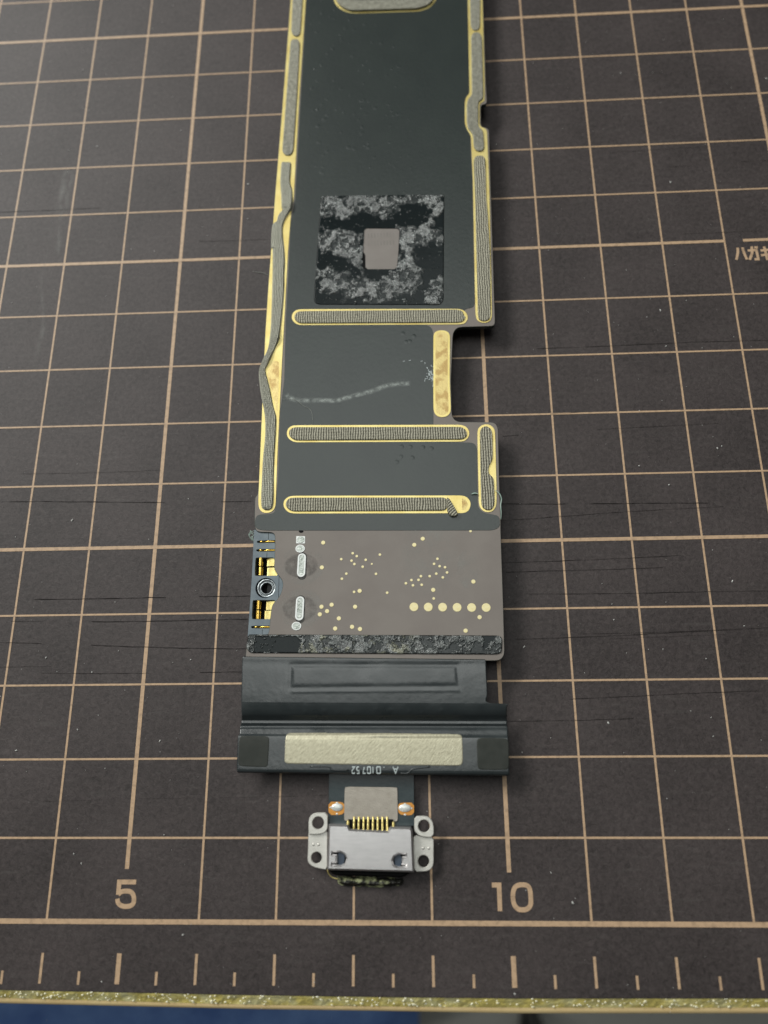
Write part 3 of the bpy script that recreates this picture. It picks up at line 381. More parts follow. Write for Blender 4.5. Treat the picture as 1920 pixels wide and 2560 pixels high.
 'bumps': [(8.6947,6.39),(8.8223,6.3868),(9.0096,6.3739),(9.1338,6.3519),(8.6828,6.2291),(8.8495,6.2116),(8.6196,6.1505),(8.7384,8.292),(8.9084,8.2416),(8.7889,8.142),(8.8415,8.155)],
 'ltri': [(6.6991,7.8772),(6.8097,7.8736),(6.815,7.6114),(6.8185,7.2886),(6.8165,7.0073),(6.7794,7.1078),(6.6908,7.4485),(6.6307,7.6823)],
}


# ------------------------------------------------------------------ mesh helpers
ROOT = {}
def root_loc(parent):
    o = parent
    while o is not None:
        if o.name in ROOT: return ROOT[o.name]
        o = o.parent
    return Vector((0, 0, 0))

def link(name, me, mat, parent=None, loc=None):
    o = bpy.data.objects.new(name, me)
    scene.collection.objects.link(o)
    if mat is not None:
        for m_ in (mat if isinstance(mat, (list, tuple)) else [mat]): me.materials.append(m_)
    if parent is not None:
        o.parent = parent
        if loc is None:
            me.transform(Matrix.Translation(-root_loc(parent)))
        else:
            o.location = Vector(loc) - root_loc(parent)
    elif loc is not None:
        o.location = loc
    return o

def thing(name, label, cat, loc):
    o = bpy.data.objects.new(name, None); scene.collection.objects.link(o)
    o.location = loc; o.empty_display_size = .3
    o['label'] = label; o['category'] = cat
    ROOT[o.name] = Vector(loc)
    return o

def mesh(name, v, f, uv=None, smooth=False, mi=None):
    me = bpy.data.meshes.new(name)
    me.from_pydata([tuple(p) for p in v], [], [tuple(q) for q in f])
    me.update()
    if uv is not None:
        lay = me.uv_layers.new(name='UVMap')
        for i, l in enumerate(me.loops): lay.data[i].uv = uv[l.vertex_index]
    if smooth: me.polygons.foreach_set('use_smooth', [True] * len(me.polygons))
    if mi is not None: me.polygons.foreach_set('material_index', mi)
    return me

def area2(p): return sum(p[i][0] * p[(i + 1) % len(p)][1] - p[(i + 1) % len(p)][0] * p[i][1] for i in range(len(p)))
def ccw(p):
    p = [(q[0], q[1]) for q in p]
    return p if area2(p) > 0 else p[::-1]

def smooth_loop(p, it=2, keep=35):
    "Chaikin corner cutting for soft corners"
    for _ in range(it):
        q = []
        for i in range(len(p)):
            a, b = p[i], p[(i + 1) % len(p)]
            L_ = math.dist(a, b)
            t = min(.25, .035 / max(L_, 1e-6))
            q.append((a[0] + (b[0] - a[0]) * t, a[1] + (b[1] - a[1]) * t))
            q.append((b[0] - (b[0] - a[0]) * t, b[1] - (b[1] - a[1]) * t))
        p = q
    return p

def inset(p, d):
    n = len(p); out = []
    for i in range(n):
        a, b, c = Vector(p[i - 1]), Vector(p[i]), Vector(p[(i + 1) % n])
        e1 = (b - a); e2 = (c - b)
        if e1.length < 1e-9 or e2.length < 1e-9: out.append(p[i]); continue
        e1.normalize(); e2.normalize()
        n1 = Vector((-e1.y, e1.x)); n2 = Vector((-e2.y, e2.x))
        h = n1 + n2
        if h.length < 1e-6: out.append(p[i]); continue
        h.normalize(); k = d / max(h.dot(n1), .5)
        out.append((b.x + h.x * k, b.y + h.y * k))
    return out

def fill(loops):
    "triangulate loops (first outer, rest holes); indices into the concatenated loops"
    bm = bmesh.new(); k = 0
    for lp in loops:
        vs = [bm.verts.new((p[0], p[1], 0)) for p in lp]
        for i in range(len(vs)): bm.edges.new((vs[i], vs[(i + 1) % len(vs)]))
    bm.verts.index_update()
    bmesh.ops.triangle_fill(bm, edges=bm.edges[:], use_beauty=True, use_dissolve=False, normal=(0, 0, 1))
    out = [tuple(q.index for q in f_.verts) for f_ in bm.faces]
    bm.free(); return out

def plate_mesh(name, outline, z0, z1, holes=(), bev=.004, soft=0, uvdir=None, hole_depth=None):
    "prism with chamfered top edge, optional holes going right through"
    o = ccw(outline)
    if soft: o = smooth_loop(o, soft)
    hs = [ccw(h)[::-1] for h in holes]
    loops = [o] + hs
    v, f = [], []
    tops = []
    for lp in loops:
        n = len(lp); s = len(v)
        ins = inset(lp, bev) if bev else lp
        v += [(x, y, z0) for x, y in lp] + [(x, y, z1 - bev) for x, y in lp] + [(x, y, z1) for x, y in ins]
        for i in range(n):
            j = (i + 1) % n
            f.append((s + i, s + j, s + n + j, s + n + i))
            f.append((s + n + i, s + n + j, s + 2 * n + j, s + 2 * n + i))
        tops.append((s + 2 * n, ins))
    idx = [s + i for s, ins in tops for i in range(len(ins))]
    tri = fill([[Vector((x, y, 0)) for x, y in ins] for s, ins in tops])
    for t in tri:
        a, b, c = (idx[k] for k in t)
        A, B, Cc = Vector(v[a]), Vector(v[b]), Vector(v[c])
        if (B - A).cross(Cc - A).z < 0: b, c = c, b
        f.append((a, b, c))
    uv = None
    if uvdir:
        ang = uvdir if isinstance(uvdir, float) else 0.
        ca, sa = math.cos(ang), math.sin(ang)
        uv = [(p[0] * ca + p[1] * sa, -p[0] * sa + p[1] * ca) for p in v]
    return mesh(name, v, f, uv)

def plate(name, outline, z0, z1, mat, parent, **kw):
    return link(name, plate_mesh(name, outline, z0, z1, **kw), mat, parent)

def circle(cx, cy, r, n=28, ry=None):
    return [(cx + r * math.cos(2 * math.pi * i / n), cy + (ry or r) * math.sin(2 * math.pi * i / n)) for i in range(n)]

def resample(pts, n):
    P_ = np.array([p[:2] for p in pts], float)
    d = np.r_[0, np.cumsum(np.hypot(*np.diff(P_, axis=0).T))]
    t = np.linspace(0, d[-1], n)
    return np.column_stack([np.interp(t, d, P_[:, 0]), np.interp(t, d, P_[:, 1])])

def catmull(pts, per=6):
    P_ = [np.array(p, float) for p in pts]; P_ = [2 * P_[0] - P_[1]] + P_ + [2 * P_[-1] - P_[-2]]
    out = []
    for i in range(1, len(P_) - 2):
        a, b, c, d = P_[i - 1:i + 3]
        for k in range(per):
            t = k / per
            out.append(.5 * ((2 * b) + (c - a) * t + (2 * a - 5 * b + 4 * c - d) * t * t + (3 * b - a - 3 * c + d) * t ** 3))
    out.append(P_[-2]); return out

def stroke(pts, w, z, h=.0, v=None, f=None, closed=False, jitter=0):
    "flat ribbon of width w along a polyline, mitred"
    if v is None: v, f = [], []
    P_ = [Vector((p[0], p[1])) for p in pts]; n = len(P_); s = len(v)
    for i in range(n):
        a = P_[i - 1] if (i > 0 or closed) else P_[i]
        c = P_[(i + 1) % n] if (i < n - 1 or closed) else P_[i]
        e1 = (P_[i] - a); e2 = (c - P_[i])
        if e1.length < 1e-9: e1 = e2
        if e2.length < 1e-9: e2 = e1
        e1 = e1.normalized(); e2 = e2.normalized()
        n1 = Vector((-e1.y, e1.x)); m_ = (n1 + Vector((-e2.y, e2.x)))
        m_ = m_.normalized() if m_.length > 1e-6 else n1
        k = (w / 2) / max(m_.dot(n1), .45) * (1 + random.uniform(-jitter, jitter))
        v.append((P_[i].x + m_.x * k, P_[i].y + m_.y * k, z)); v.append((P_[i].x - m_.x * k, P_[i].y - m_.y * k, z))
    m_ = n if closed else n - 1
    for i in range(m_):
        j = (i + 1) % n
        f.append((s + 2 * i + 1, s + 2 * j + 1, s + 2 * j, s + 2 * i))
    return v, f

def tube(pts, r, name, mat, parent=None, flat=1., seg=6, taper=True):
    "thin round strand through 3-D points"
    C_ = catmull(pts, 6); v, f = [], []
    n = len(C_)
    for i, c in enumerate(C_):
        t = Vector(C_[min(i + 1, n - 1)] - C_[max(i - 1, 0)]).normalized()
        s_ = t.cross(Vector((0, 0, 1))).normalized(); u_ = s_.cross(t)
        k = (.35 + .65 * math.sin(math.pi * (i + .5) / n)) if taper else 1
        for q in range(seg):
            a = 2 * math.pi * q / seg
            p = Vector(c) + s_ * math.cos(a) * r * k + u_ * math.sin(a) * r * k * flat
            v.append(tuple(p))
    for i in range(n - 1):
        for q in range(seg):
            f.append((i * seg + q, i * seg + (q + 1) % seg, (i + 1) * seg + (q + 1) % seg, (i + 1) * seg + q))
    f.append(tuple(range(seg))[::-1]); f.append(tuple((n - 1) * seg + q for q in range(seg)))
    return link(name, mesh(name, v, f, smooth=True), mat, parent)

def grid_mesh(name, G, uv=None, smooth=True):
    "G: (n,m,3) array of points"
    n, m_ = G.shape[:2]
    v = G.reshape(-1, 3)
    i, j = np.meshgrid(np.arange(n - 1), np.arange(m_ - 1), indexing='ij')
    a = (i * m_ + j).ravel()
    f = np.column_stack([a, a + 1, a + m_ + 1, a + m_])
    # face up
    p0, p1, p3 = v[f[0][0]], v[f[0][1]], v[f[0][3]]
    if np.cross(p1 - p0, p3 - p0)[2] < 0: f = f[:, ::-1]
    me = bpy.data.meshes.new(name)
    me.from_pydata(v.tolist(), [], f.tolist()); me.update()
    if uv is not None:
        U = uv.reshape(-1, 2); li = np.zeros(len(me.loops), int); me.loops.foreach_get('vertex_index', li)
        lay = me.uv_layers.new(name='UVMap'); lay.data.foreach_set('uv', U[li].ravel())
    if smooth: me.polygons.foreach_set('use_smooth', [True] * len(me.polygons))
    return me

def set_attr(me, name, a):
    t = me.attributes.new(name, 'FLOAT', 'POINT'); t.data.foreach_set('value', np.asarray(a, float).ravel())

def vnoise(X, Y, seed=0):
    "value noise, numpy"
    xi = np.floor(X).astype(np.int64); yi = np.floor(Y).astype(np.int64); xf = X - xi; yf = Y - yi
    def h(a, b):
        n = (a * 374761393 + b * 668265263 + seed * 982451653) & 0xffffffff
        n = ((n ^ (n >> 13)) * 1274126177) & 0xffffffff
        return ((n ^ (n >> 16)) & 0xffff) / 65535.
    u = xf * xf * (3 - 2 * xf); w = yf * yf * (3 - 2 * yf)
    return (h(xi, yi) * (1 - u) + h(xi + 1, yi) * u) * (1 - w) + (h(xi, yi + 1) * (1 - u) + h(xi + 1, yi + 1) * u) * w
def fbm(X, Y, sc, oct=4, seed=0, gain=.5):
    s = 0; a = 1; t = 0
    for k in range(oct):
        s = s + a * vnoise(X * sc * 2 ** k, Y * sc * 2 ** k, seed + k); t += a; a *= gain
    return s / t

def sdist(X, Y, poly):
    "signed distance, positive inside"
    p = np.array([q[:2] for q in poly]); d = np.full(X.shape, 1e9); ins = np.zeros(X.shape, bool)
    for i in range(len(p)):
        a = p[i]; b = p[(i + 1) % len(p)]; e = b - a
        t = np.clip(((X - a[0]) * e[0] + (Y - a[1]) * e[1]) / max(e @ e, 1e-12), 0, 1)
        d = np.minimum(d, np.hypot(X - a[0] - t * e[0], Y - a[1] - t * e[1]))
        c = ((a[1] > Y) != (b[1] > Y)) & (X < (b[0] - a[0]) * (Y - a[1]) / (b[1] - a[1] + 1e-12) + a[0])
        ins ^= c
    return np.where(ins, d, -d)
def sstep(x, a, b):
    t = np.clip((x - a) / (b - a), 0, 1); return t * t * (3 - 2 * t)

# ------------------------------------------------------------------ below and around the mat
def box(name, x0, x1, y0, y1, z0, z1, mat, parent=None, bev=.3):
    return plate(name, [(x0, y0), (x1, y0), (x1, y1), (x0, y1)], z0, z1, mat, parent, bev=bev)

fl = link('floor', mesh('floor', [(-400, -400, -72), (400, -400, -72), (400, 400, -72), (-400, 400, -72)], [(0, 1, 2, 3)]), M['floor'])
fl['kind'] = 'structure'
tb = thing('workbench', 'light grey bench top carrying the cutting mat', 'table', (10, 20, -72))
box('table_top', -45, 65, .6, 60, -3.2, -.21, M['table'], tb, bev=.2)
for x, y in ((-40, 5), (60, 5), (-40, 55), (60, 55)):
    box('leg', x - 2, x + 2, y - 2, y + 2, -72, -3.2, M['table'], tb, bev=.1)

# navy upholstered seat showing under the front edge of the mat
cs = thing('chair', 'dark navy cloth chair seat below the front left edge of the mat', 'chair', (-8, -22, -72))
ns, ms = 60, 60
th = np.linspace(0, 1, ns)
SX = np.linspace(-36, 8.5, ns); SY = np.linspace(-45, -3, ms)
X, Y = np.meshgrid(SX, SY, indexing='ij')
ex = np.minimum((X + 36) / 5, (8.5 - X) / 4).clip(0, 1); ey = np.minimum((Y + 45) / 5, (-3 - Y) / 5).clip(0, 1)
Z = -31 + 3.0 * np.sqrt(1 - (1 - ex) ** 2) + 3.0 * np.sqrt(1 - (1 - ey) ** 2) + .6 * fbm(X, Y, .15, 3, 5)
link('seat_cushion', grid_mesh('seat_cushion', np.dstack([X, Y, Z])), M['blue'], cs)
box('seat_base', -35, 7.6, -44, -4, -34, -31.2, M['castor'], cs, bev=.5)
box('seat_post', -15, -11, -26, -22, -66, -34, M['castor'], cs, bev=.4)
for k in range(5):
    a = 2 * math.pi * k / 5 + .3
    c, s = math.cos(a), math.sin(a)
    w = 1.6; pts = [(-13 - s * w, -24 + c * w), (-13 + c * 24 - s * .9, -24 + s * 24 + c * .9), (-13 + c * 24 + s * .9, -24 + s * 24 - c * .9), (-13 + s * w, -24 - c * w)]
    plate('base_leg', pts, -70, -67, M['castor'], cs, bev=.3)
# black splayed foot standing on the floor, seen blurred under the mat edge
ft = thing('stool', 'blurred black splayed foot standing on the floor below the mat edge', 'stool', (18.6, -20.5, -72))
box('post', 17.7, 18.4, -21, -19.6, -69, -60, M['castor'], ft, bev=.2)
plate('foot', [(16.2, -28), (20.6, -28), (18.6, -20), (17.7, -20)], -72, -69.2, M['castor'], ft, bev=.3)

# ------------------------------------------------------------------ cutting mat
cm = thing('cutting_mat', 'black cutting mat printed with a bronze one centimetre grid under the board', 'cutting mat', (8, 10, 0))
e1, e2, e3 = T['edge1'], T['edge2'], T['edge3']
def edge_strip(name, A, za, B, zb, mat, rough=0., nu=400, nv=10):
    a = resample(A, nu); b = resample(B, nu); t = np.linspace(0, 1, nv)[None, :, None]
    G = a[:, None, :] * (1 - t) + b[:, None, :] * t
    z = za * (1 - t[..., 0]) + zb * t[..., 0] + np.zeros((nu, nv))
    if rough:
        nz = fbm(G[..., 0] * 1.0, G[..., 1] * 1.6, 4, 3, 3)
        z = z + (nz - .5) * rough * np.sin(np.pi * t[..., 0]) ** .6
    return link(name, grid_mesh(name, np.dstack([G, z])), mat, cm)
e1, e2, e3 = ([(-12.8, e[0][1])] + e + [(28.2, e[-1][1])] for e in (e1, e2, e3))
top = [(x, y) for x, y in e1] + [(28.2, 34), (-12.8, 34)]
plate('mat_sheet', top, -.20, 0, M['mat'], cm, bev=.006)
edge_strip('cut_edge', e1, -.008, e2, -.10, M['edge_rough'], .022, 2600, 14)
GA, GB = resample(e1, 4000), resample(e2, 4000)
v, f = [], []
for k in range(1300):  # small whitish flecks modelled in as the glints along the cut edge
    i = random.randrange(4000); t_ = random.random() ** .8 * .92; c = GA[i] * (1 - t_) + GB[i] * t_; z_ = -.008 * (1 - t_) - .10 * t_ + .008
    if fbm(c[0] * np.ones(1), c[1] * np.ones(1), 1.1, 2, 8)[0] < .42 and random.random() < .6: continue
    r_ = random.uniform(.004, .012); s = len(v); el = random.uniform(1, 2.2); a0 = random.uniform(-.6, .6)
    for q in range(6):
        a_ = math.pi * q / 3; u_, w_ = r_ * el * math.cos(a_), r_ * math.sin(a_)
        v.append((c[0] + u_ * math.cos(a0) - w_ * math.sin(a0), c[1] + u_ * math.sin(a0) + w_ * math.cos(a0), z_))
    v.append((c[0], c[1], z_ + r_ * .6))
    for q in range(6): f.append((s + q, s + (q + 1) % 6, s + 6))
link('painted_glint', mesh('painted_glint', v, f), M['glint'], cm)['kind'] = 'stuff'
lo = [(x, y) for x, y in e2] + [(x, y) for x, y in reversed(e3)]
a = resample(e2, 260); b = resample(e3, 260)
prof = [(0, -.102), (.35, -.106), (.85, -.115), (1.0, -.15), (1.0, -.21)]
G = np.array([[list(a[i] * (1 - t) + b[i] * t) + [z] for t, z in prof] for i in range(260)])
link('edge_rim', grid_mesh('edge_rim', G), M['edge_smooth'], cm)

ZI = .0022
def subdiv(p, q, step=.25):
    n = max(2, int(math.dist(p, q) / step)); return [(p[0] + (q[0] - p[0]) * k / n, p[1] + (q[1] - p[1]) * k / n) for k in range(n + 1)]
for x in range(-10, 28):
    thick = x % 5 == 0
    y0 = 0
    if x == 5: y0 = T['tickx5end'][0][1]
    if x == 10: y0 = T['tickx5end'][1][1]
    v, f = stroke(subdiv((x, y0), (x, 33)), .055 if thick else .029, ZI, jitter=.03)
    link('grid_line', mesh('grid_line', v, f), M['ink'], cm)
for y in range(0, 33):
    thick = y % 5 == 0
    w = .062 if y == 0 else (.052 if thick else .027)
    spans = [(-12.5, 28)] if y != 10 else [(-12.5, 14), T['kline'][0][:1] + (28,)]
    for x0, x1 in spans:
        v, f = stroke(subdiv((x0, y), (x1, y)), w, ZI * 2, jitter=.03)
        link('grid_line', mesh('grid_line', v, f), M['ink'], cm)
tk = T['ticks']
ty0, ty1 = (tk[0][1] + tk[6][1]) / 2, (tk[1][1] + tk[7][1]) / 2
hy0, hy1 = (tk[4][1] + tk[8][1]) / 2, (tk[5][1] + tk[9][1]) / 2
for k in range(-8, 45):
    x = k / 2
    if k % 2 == 0: v, f = stroke(subdiv((x, ty0), (x, ty1), .1), .062 if k % 10 == 0 else .034, ZI, jitter=.04)
    else: v, f = stroke(subdiv((x, hy0), (x, hy1), .1), .032, ZI, jitter=.04)
    link('ruler_tick', mesh('ruler_tick', v, f), M['ink'], cm)
def glyphs(name, items, parent, mat, z=ZI):
    v, f = [], []
    for i, (pts, w, cl, sm) in enumerate(items):
        if sm: pts = [tuple(p) for p in catmull([p[:2] for p in pts], 5)]
        stroke(pts, w, z + .0006 * i, v=v, f=f, closed=cl)
    return link(name, mesh(name, v, f), mat, parent)
glyphs('printed_number', [(T['n5a'], .058, False, False), (T['n5b'], .058, False, True)], cm, M['ink'])
glyphs('printed_number', [(T['n1'], .058, False, False), (T['n0'] + [T['n0'][0]], .058, False, True)], cm, M['ink'])
KW = .042
glyphs('printed_lettering', [(T['k1'], KW, False, True), (T['k2'], KW, False, True)], cm, M['ink'])
glyphs('printed_lettering', [(T['k3'], KW, False, False), (T['k4'], KW, False, True), (T['k5'], KW * 1.3, False, False)], cm, M['ink'])
glyphs('printed_lettering', [(T['k6'], KW, False, False), (T['k7'], KW, False, False), (T['k8'], KW, False, True)], cm, M['ink'])

# knife cuts: thin dark slits, some long ones where the photo has them
v, f = [], []
def cut(x0, y0, x1, y1, w):
    n = max(3, int(abs(x1 - x0) / .12)); run = []
    ph = random.random() * 10
    for k in range(n + 1):
        t = k / n; x = x0 + (x1 - x0) * t
        y = y0 + (y1 - y0) * t + .012 * math.sin(x * 1.3 + ph) + random.uniform(-.003, .003)
        keep = noise.noise(Vector((x * .9, y0 * 7, ph))) > -.22
        if keep: run.append((x, y))
        if (not keep or k == n) and len(run) > 1:
            stroke(run, w * random.uniform(.6, 1.2), .0068, v=v, f=f, jitter=.6)
        if not keep: run = []
cp = T['cutpts']
for i in range(0, len(cp), 2): cut(*cp[i], *cp[i + 1], .0055)
for k in range(20):
    y = random.uniform(1.4, 12.5) if random.random() < .75 else random.uniform(2, 5.2)
    x = random.uniform(0, 16); L_ = random.uniform(1.0, 5.5); s_ = random.gauss(.012, .02)
    cut(x - L_ / 2, y - L_ / 2 * s_, x + L_ / 2, y + L_ / 2 * s_, random.uniform(.002, .0045))
o = link('knife_cut', mesh('knife_cut', v, f), M['cut'], cm); o['kind'] = 'stuff'

def veil_patch(name, poly, z, mat, parent, n=60, soft=.12):
    p = np.array([q[:2] for q in poly]); x0, y0 = p.min(0); x1, y1 = p.max(0)
    X, Y = np.meshgrid(np.linspace(x0, x1, n), np.linspace(y0, y1, n), indexing='ij')
    me = grid_mesh(name, np.dstack([X, Y, np.full(X.shape, z)]))
    set_attr(me, 'fade', sstep(sdist(X, Y, poly), 0, soft))
    return link(name, me, mat, parent)
veil_patch('scuff_mark', T['smear'], .0075, M['smear'], cm)

# dust and lint on the mat
v, f = [], []
def speck(x, y, r, z=.007):
    n = random.choice((4, 5, 6)); s = len(v); a0 = random.random() * 6; el = random.uniform(1, 2.4); ca, sa = math.cos(a0), math.sin(a0)
    for k in range(n):
        a = 2 * math.pi * k / n; u, w = r * el * math.cos(a) * random.uniform(.7, 1.2), r * math.sin(a) * random.uniform(.7, 1.2)
        v.append((x + u * ca - w * sa, y + u * sa + w * ca, z))
    v.append((x, y, z + r * .8)); t = len(v) - 1
    for k in range(n): f.append((s + k, s + (k + 1) % n, t))
for x, y in T['specks']: speck(x, y, random.uniform(.006, .013))
bx = [q[0] for q in T['board']]
for k in range(1200):
    x, y = random.uniform(0, 18), random.uniform(-1.2, 17)
    speck(x, y, abs(random.gauss(0, .0024)) + .0014)
o = link('dust', mesh('dust', v, f), M['dust']); o['kind'] = 'stuff'
o['label'] = 'white dust specks scattered over the black cutting mat'; o['category'] = 'dust'
tube([(x, y, .01) for x, y in T['hair1']], .004, 'lint_hair', M['hair'])
o = bpy.data.objects['lint_hair']; o['label'] = 'fine pale hair lying on the mat just left of the gold edge'; o['category'] = 'hair'

# ------------------------------------------------------------------ logic board
lb = thing('logic_board', 'long tablet logic board with gold pads, grey flex and a steel charging port', 'circuit board', (8.3, 5.0, 0))
ZT = .30
bo = T['board']
me = plate_mesh('circuit_board', bo, .225, ZT, bev=.006, soft=2)
pc = link('circuit_board', me, [M['pcb'], M['pcbside']], lb)
for p in me.polygons:
    p.material_index = 0 if p.normal.z > .9 else 1
# shielded parts on the underside carry it
lefts = ccw(bo)
for (xa, xb, ya, yb) in ((6.75, 9.1, 13.2, 17.5), (6.75, 9.2, 9.9, 12.9), (6.75, 8.5, 7.2, 9.6), (6.75, 9.1, 4.1, 6.9)):
    plate('shield_can', [(xa, ya), (xb, ya), (xb, yb), (xa, yb)], .006, .224, M['chips'], lb, bev=.01)

plate('cover_film', T['film'], .2995, .3045, M['film'], lb, bev=.002, soft=2)
def pad(o_, z=.3068, nm='gold_pad', mat='gold'): return plate(nm, T[o_], .2995, z, M[mat], lb, bev=.0022, soft=2)
pl_ = pad('padleft'); pr_ = pad('padright'); b1 = pad('bar1'); b2 = pad('bar2'); b3 = pad('bar3'); vb = pad('vbar'); ps = pad('pads')
plate('glue_mark', T['vbari'], .3060, .3076, M['goldglue'], vb, bev=.001, soft=2)
plate('glue_mark', T['ltri'], .3060, .3078, M['goldglue'], pl_, bev=.0006, soft=1)
# a glue-marked end where the third bar's gasket is folded back, and beside the peeled left strip
x3 = [p[0] for p in T['bar3']]; xe = max(x3); ym = sum(p[1] for p in T['bar3']) / len(T['bar3']); rr = (max(p[1] for p in T['bar3']) - min(p[1] for p in T['bar3'])) / 2
endp = [p for p in inset(ccw(T['bar3']), .045) if p[0] > xe - .75]
plate('glue_mark', endp, .306, .3076, M['goldglue'], b3, bev=.0005)
hl = T['glR']; 
def puffy(name, outline, z0, h, mat, parent, ang=0., bev=.014):
    "soft gasket: rounded shoulders, UV turned to its own length"
    o_ = smooth_loop(ccw(outline), 2)
    v, f = [], []; n = len(o_); prev = None
    levels = [(0, 0), (.002, h * .55), (bev * .35, h * .85), (bev, h)]
    for d, zz in levels: v += [(x, y, z0 + zz) for x, y in (inset(o_, d) if d else o_)]
    for l in range(len(levels) - 1):
        for i in range(n):
            j = (i + 1) % n; f.append((l * n + i, l * n + j, (l + 1) * n + j, (l + 1) * n + i))
    s = (len(levels) - 1) * n
    for t in fill([[Vector(v[s + i]) for i in range(n)]]):
        a, b, c = (s + k for k in t)
        if (Vector(v[b]) - Vector(v[a])).cross(Vector(v[c]) - Vector(v[a])).z < 0: b, c = c, b
        f.append((a, b, c))
    ca, sa = math.cos(ang), math.sin(ang)
    uv = [(p[0] * ca + p[1] * sa, -p[0] * sa + p[1] * ca) for p in v]
    return link(name, mesh(name, v, f, uv), mat, parent)
ZG = .3065
H90 = math.pi / 2
puffy('gasket_strip', T['gl1'], ZG, .020, M['weavep'], pl_, H90)
puffy('gasket_strip', T['gl2'], ZG, .020, M['weavep'], pl_, H90)
puffy('gasket_strip', T['gr1'], ZG, .018, M['weavep'], pr_, H90)
puffy('gasket_strip', T['gr2'], ZG, .022, M['weavep'], pr_, H90)
puffy('gasket_strip', T['gr3'], ZG, .020, M['weave'], pr_, 0.)
puffy('gasket_strip', T['bar1g'], ZG, .020, M['weave'], b1, 0.02)
puffy('gasket_strip', T['bar2g'], ZG, .020, M['weave'], b2, 0.01)
puffy('gasket_strip', T['bar3g'], ZG, .020, M['weave'], b3, 0.01)
puffy('gasket_strip', T['padsg'], ZG, .022, M['weave'], ps, 0.)
puffy('folded_gasket_end', T['fold'], ZG, .050, M['weave'], b3, -.9)
# the peeled strip that wanders across the left pad
NU = 420; NV = 22
Lf = resample(catmull(T['glL'], 4), NU); Rt = resample(catmull(T['glR'], 4), NU)
t = np.linspace(0, 1, NV)[None, :]
G = Lf[:, None, :] * (1 - t[..., None]) + Rt[:, None, :] * t[..., None]
arc = np.linspace(0, 1, NU)[:, None]
wid = np.hypot(*(Rt - Lf).T)[:, None]
hz = .030 * (1 - (2 * t - 1) ** 6) + .012 * np.sin(arc * 40) * (t - .5)
for c_, am in ((.145, .05), (.54, .035), (.60, .03)): hz = hz + am * np.exp(-((arc - c_) / .02) ** 2) * (.4 + .6 * t)
endf = np.minimum(1, np.minimum(arc, 1 - arc) / .012)
z = ZG + hz * np.sqrt(endf)
z[:, 0] = .302; z[:, -1] = .302
ylen = np.r_[0, np.cumsum(np.hypot(*np.diff((Lf + Rt) / 2, axis=0).T))]
uv = np.dstack([(t - .5) * .30 + np.zeros((NU, 1)), np.repeat(ylen[:, None], NV, 1)])
M['weavel'] = weave('silver_fabric_lengthwise', (.13, .13, .10), (.58, .58, .48), freq_u=26., freq_v=30., strength=1.)
link('gasket_strip', grid_mesh('gasket_strip', np.dstack([G, z]), uv), M['weavel'], pl_)['label'] = 'peeled crinkled fabric strip wandering off its gold pad'

# closed gasket loop round a cover at the top of the frame
rg = plate('gold_ring', T['ringo'], .2995, .3068, M['gold'], lb, bev=.002, soft=2, holes=[inset(ccw(T['ringh']), .03)])
me = plate_mesh('gasket_ring', T['ringg'], .306, .345, bev=.008, soft=2, holes=[smooth_loop(ccw(T['ringh']), 1)], uvdir=.3)
link('gasket_ring', me, M['weavep'], rg)

# chip with its torn tape
def residue_sheet(name, quad, outline, hole, z, masks, clean, nu, nv, seed, amp, parent, stretch=1.0, edge_soft=.012, tintfn=None, filled=None):
    q = np.array([p[:2] for p in quad]); u = np.linspace(0, 1, nu)[:, None, None]; w = np.linspace(0, 1, nv)[None, :, None]
    G = (q[0] * (1 - u) + q[1] * u) * (1 - w) + (q[3] * (1 - u) + q[2] * u) * w
    X, Y = G[..., 0], G[..., 1]
    m_ = np.zeros(X.shape)
    wob = (fbm(X, Y, 9, 4, seed) - .5)
    for mk in masks: m_ = np.maximum(m_, sstep(sdist(X, Y, mk) + wob * .34, -.03, .05))
    if filled is not None: m_ = np.full(X.shape, 1.0)
    for c_ in clean: m_ = m_ * (1 - sstep(sdist(X, Y, c_) + wob * .06, -.008, .012))
    # scattered crumbs in the clean areas, torn pits in the dirty ones
    cr = fbm(X, Y, 26, 3, seed + 9); m_ = np.maximum(m_, sstep(cr, .74 if filled is None else .67, .80 if filled is None else .73) * .9)
    pit = fbm(X, Y, 11, 5, seed + 20, .7); m_ = m_ * (1 - .88 * sstep(pit, .47 if filled is not None else .49, .60)) * (.55 + .45 * sstep(fbm(X, Y, 3.5, 3, seed + 50), .35, .6))
    h_ = fbm(X * stretch, Y, 34, 4, seed + 3, .65)
    rid = 1 - np.abs(2 * fbm(X, Y, 14, 3, seed + 5) - 1)
    Z = z + m_ * amp * (.25 + 1.0 * h_ + .5 * rid) + (1 - m_) * .0005 * fbm(X * .6, Y, 12, 2, seed + 8)
    so = sdist(X, Y, ccw(outline))
    drop = so < 0
    if hole is not None:
        sh = sdist(X, Y, ccw(hole)); drop |= sh > 0
    Z = Z - (1 - sstep(so, 0, edge_soft)) * .012
    me = grid_mesh(name, np.dstack([X, Y, Z]))
    tint = np.zeros(X.shape) if tintfn is None else tintfn(X, Y, wob)
    set_attr(me, 'residue', m_ ** .8); set_attr(me, 'tint', tint)
    bm = bmesh.new(); bm.from_mesh(me); bm.verts.ensure_lookup_table()
    dl = np.nonzero(drop.ravel())[0]
    bmesh.ops.delete(bm, geom=[bm.verts[i] for i in dl], context='VERTS')
    bm.to_mesh(me); bm.free()
    return link(name, me, M['residue'], parent)
chip = plate('chip', smooth_loop(ccw(T['tape']), 2), .3005, .3055, M['black'], lb, bev=.001)
plate('chip_die', T['die'], .3050, .3075, M['die'], chip, bev=.001, soft=1)
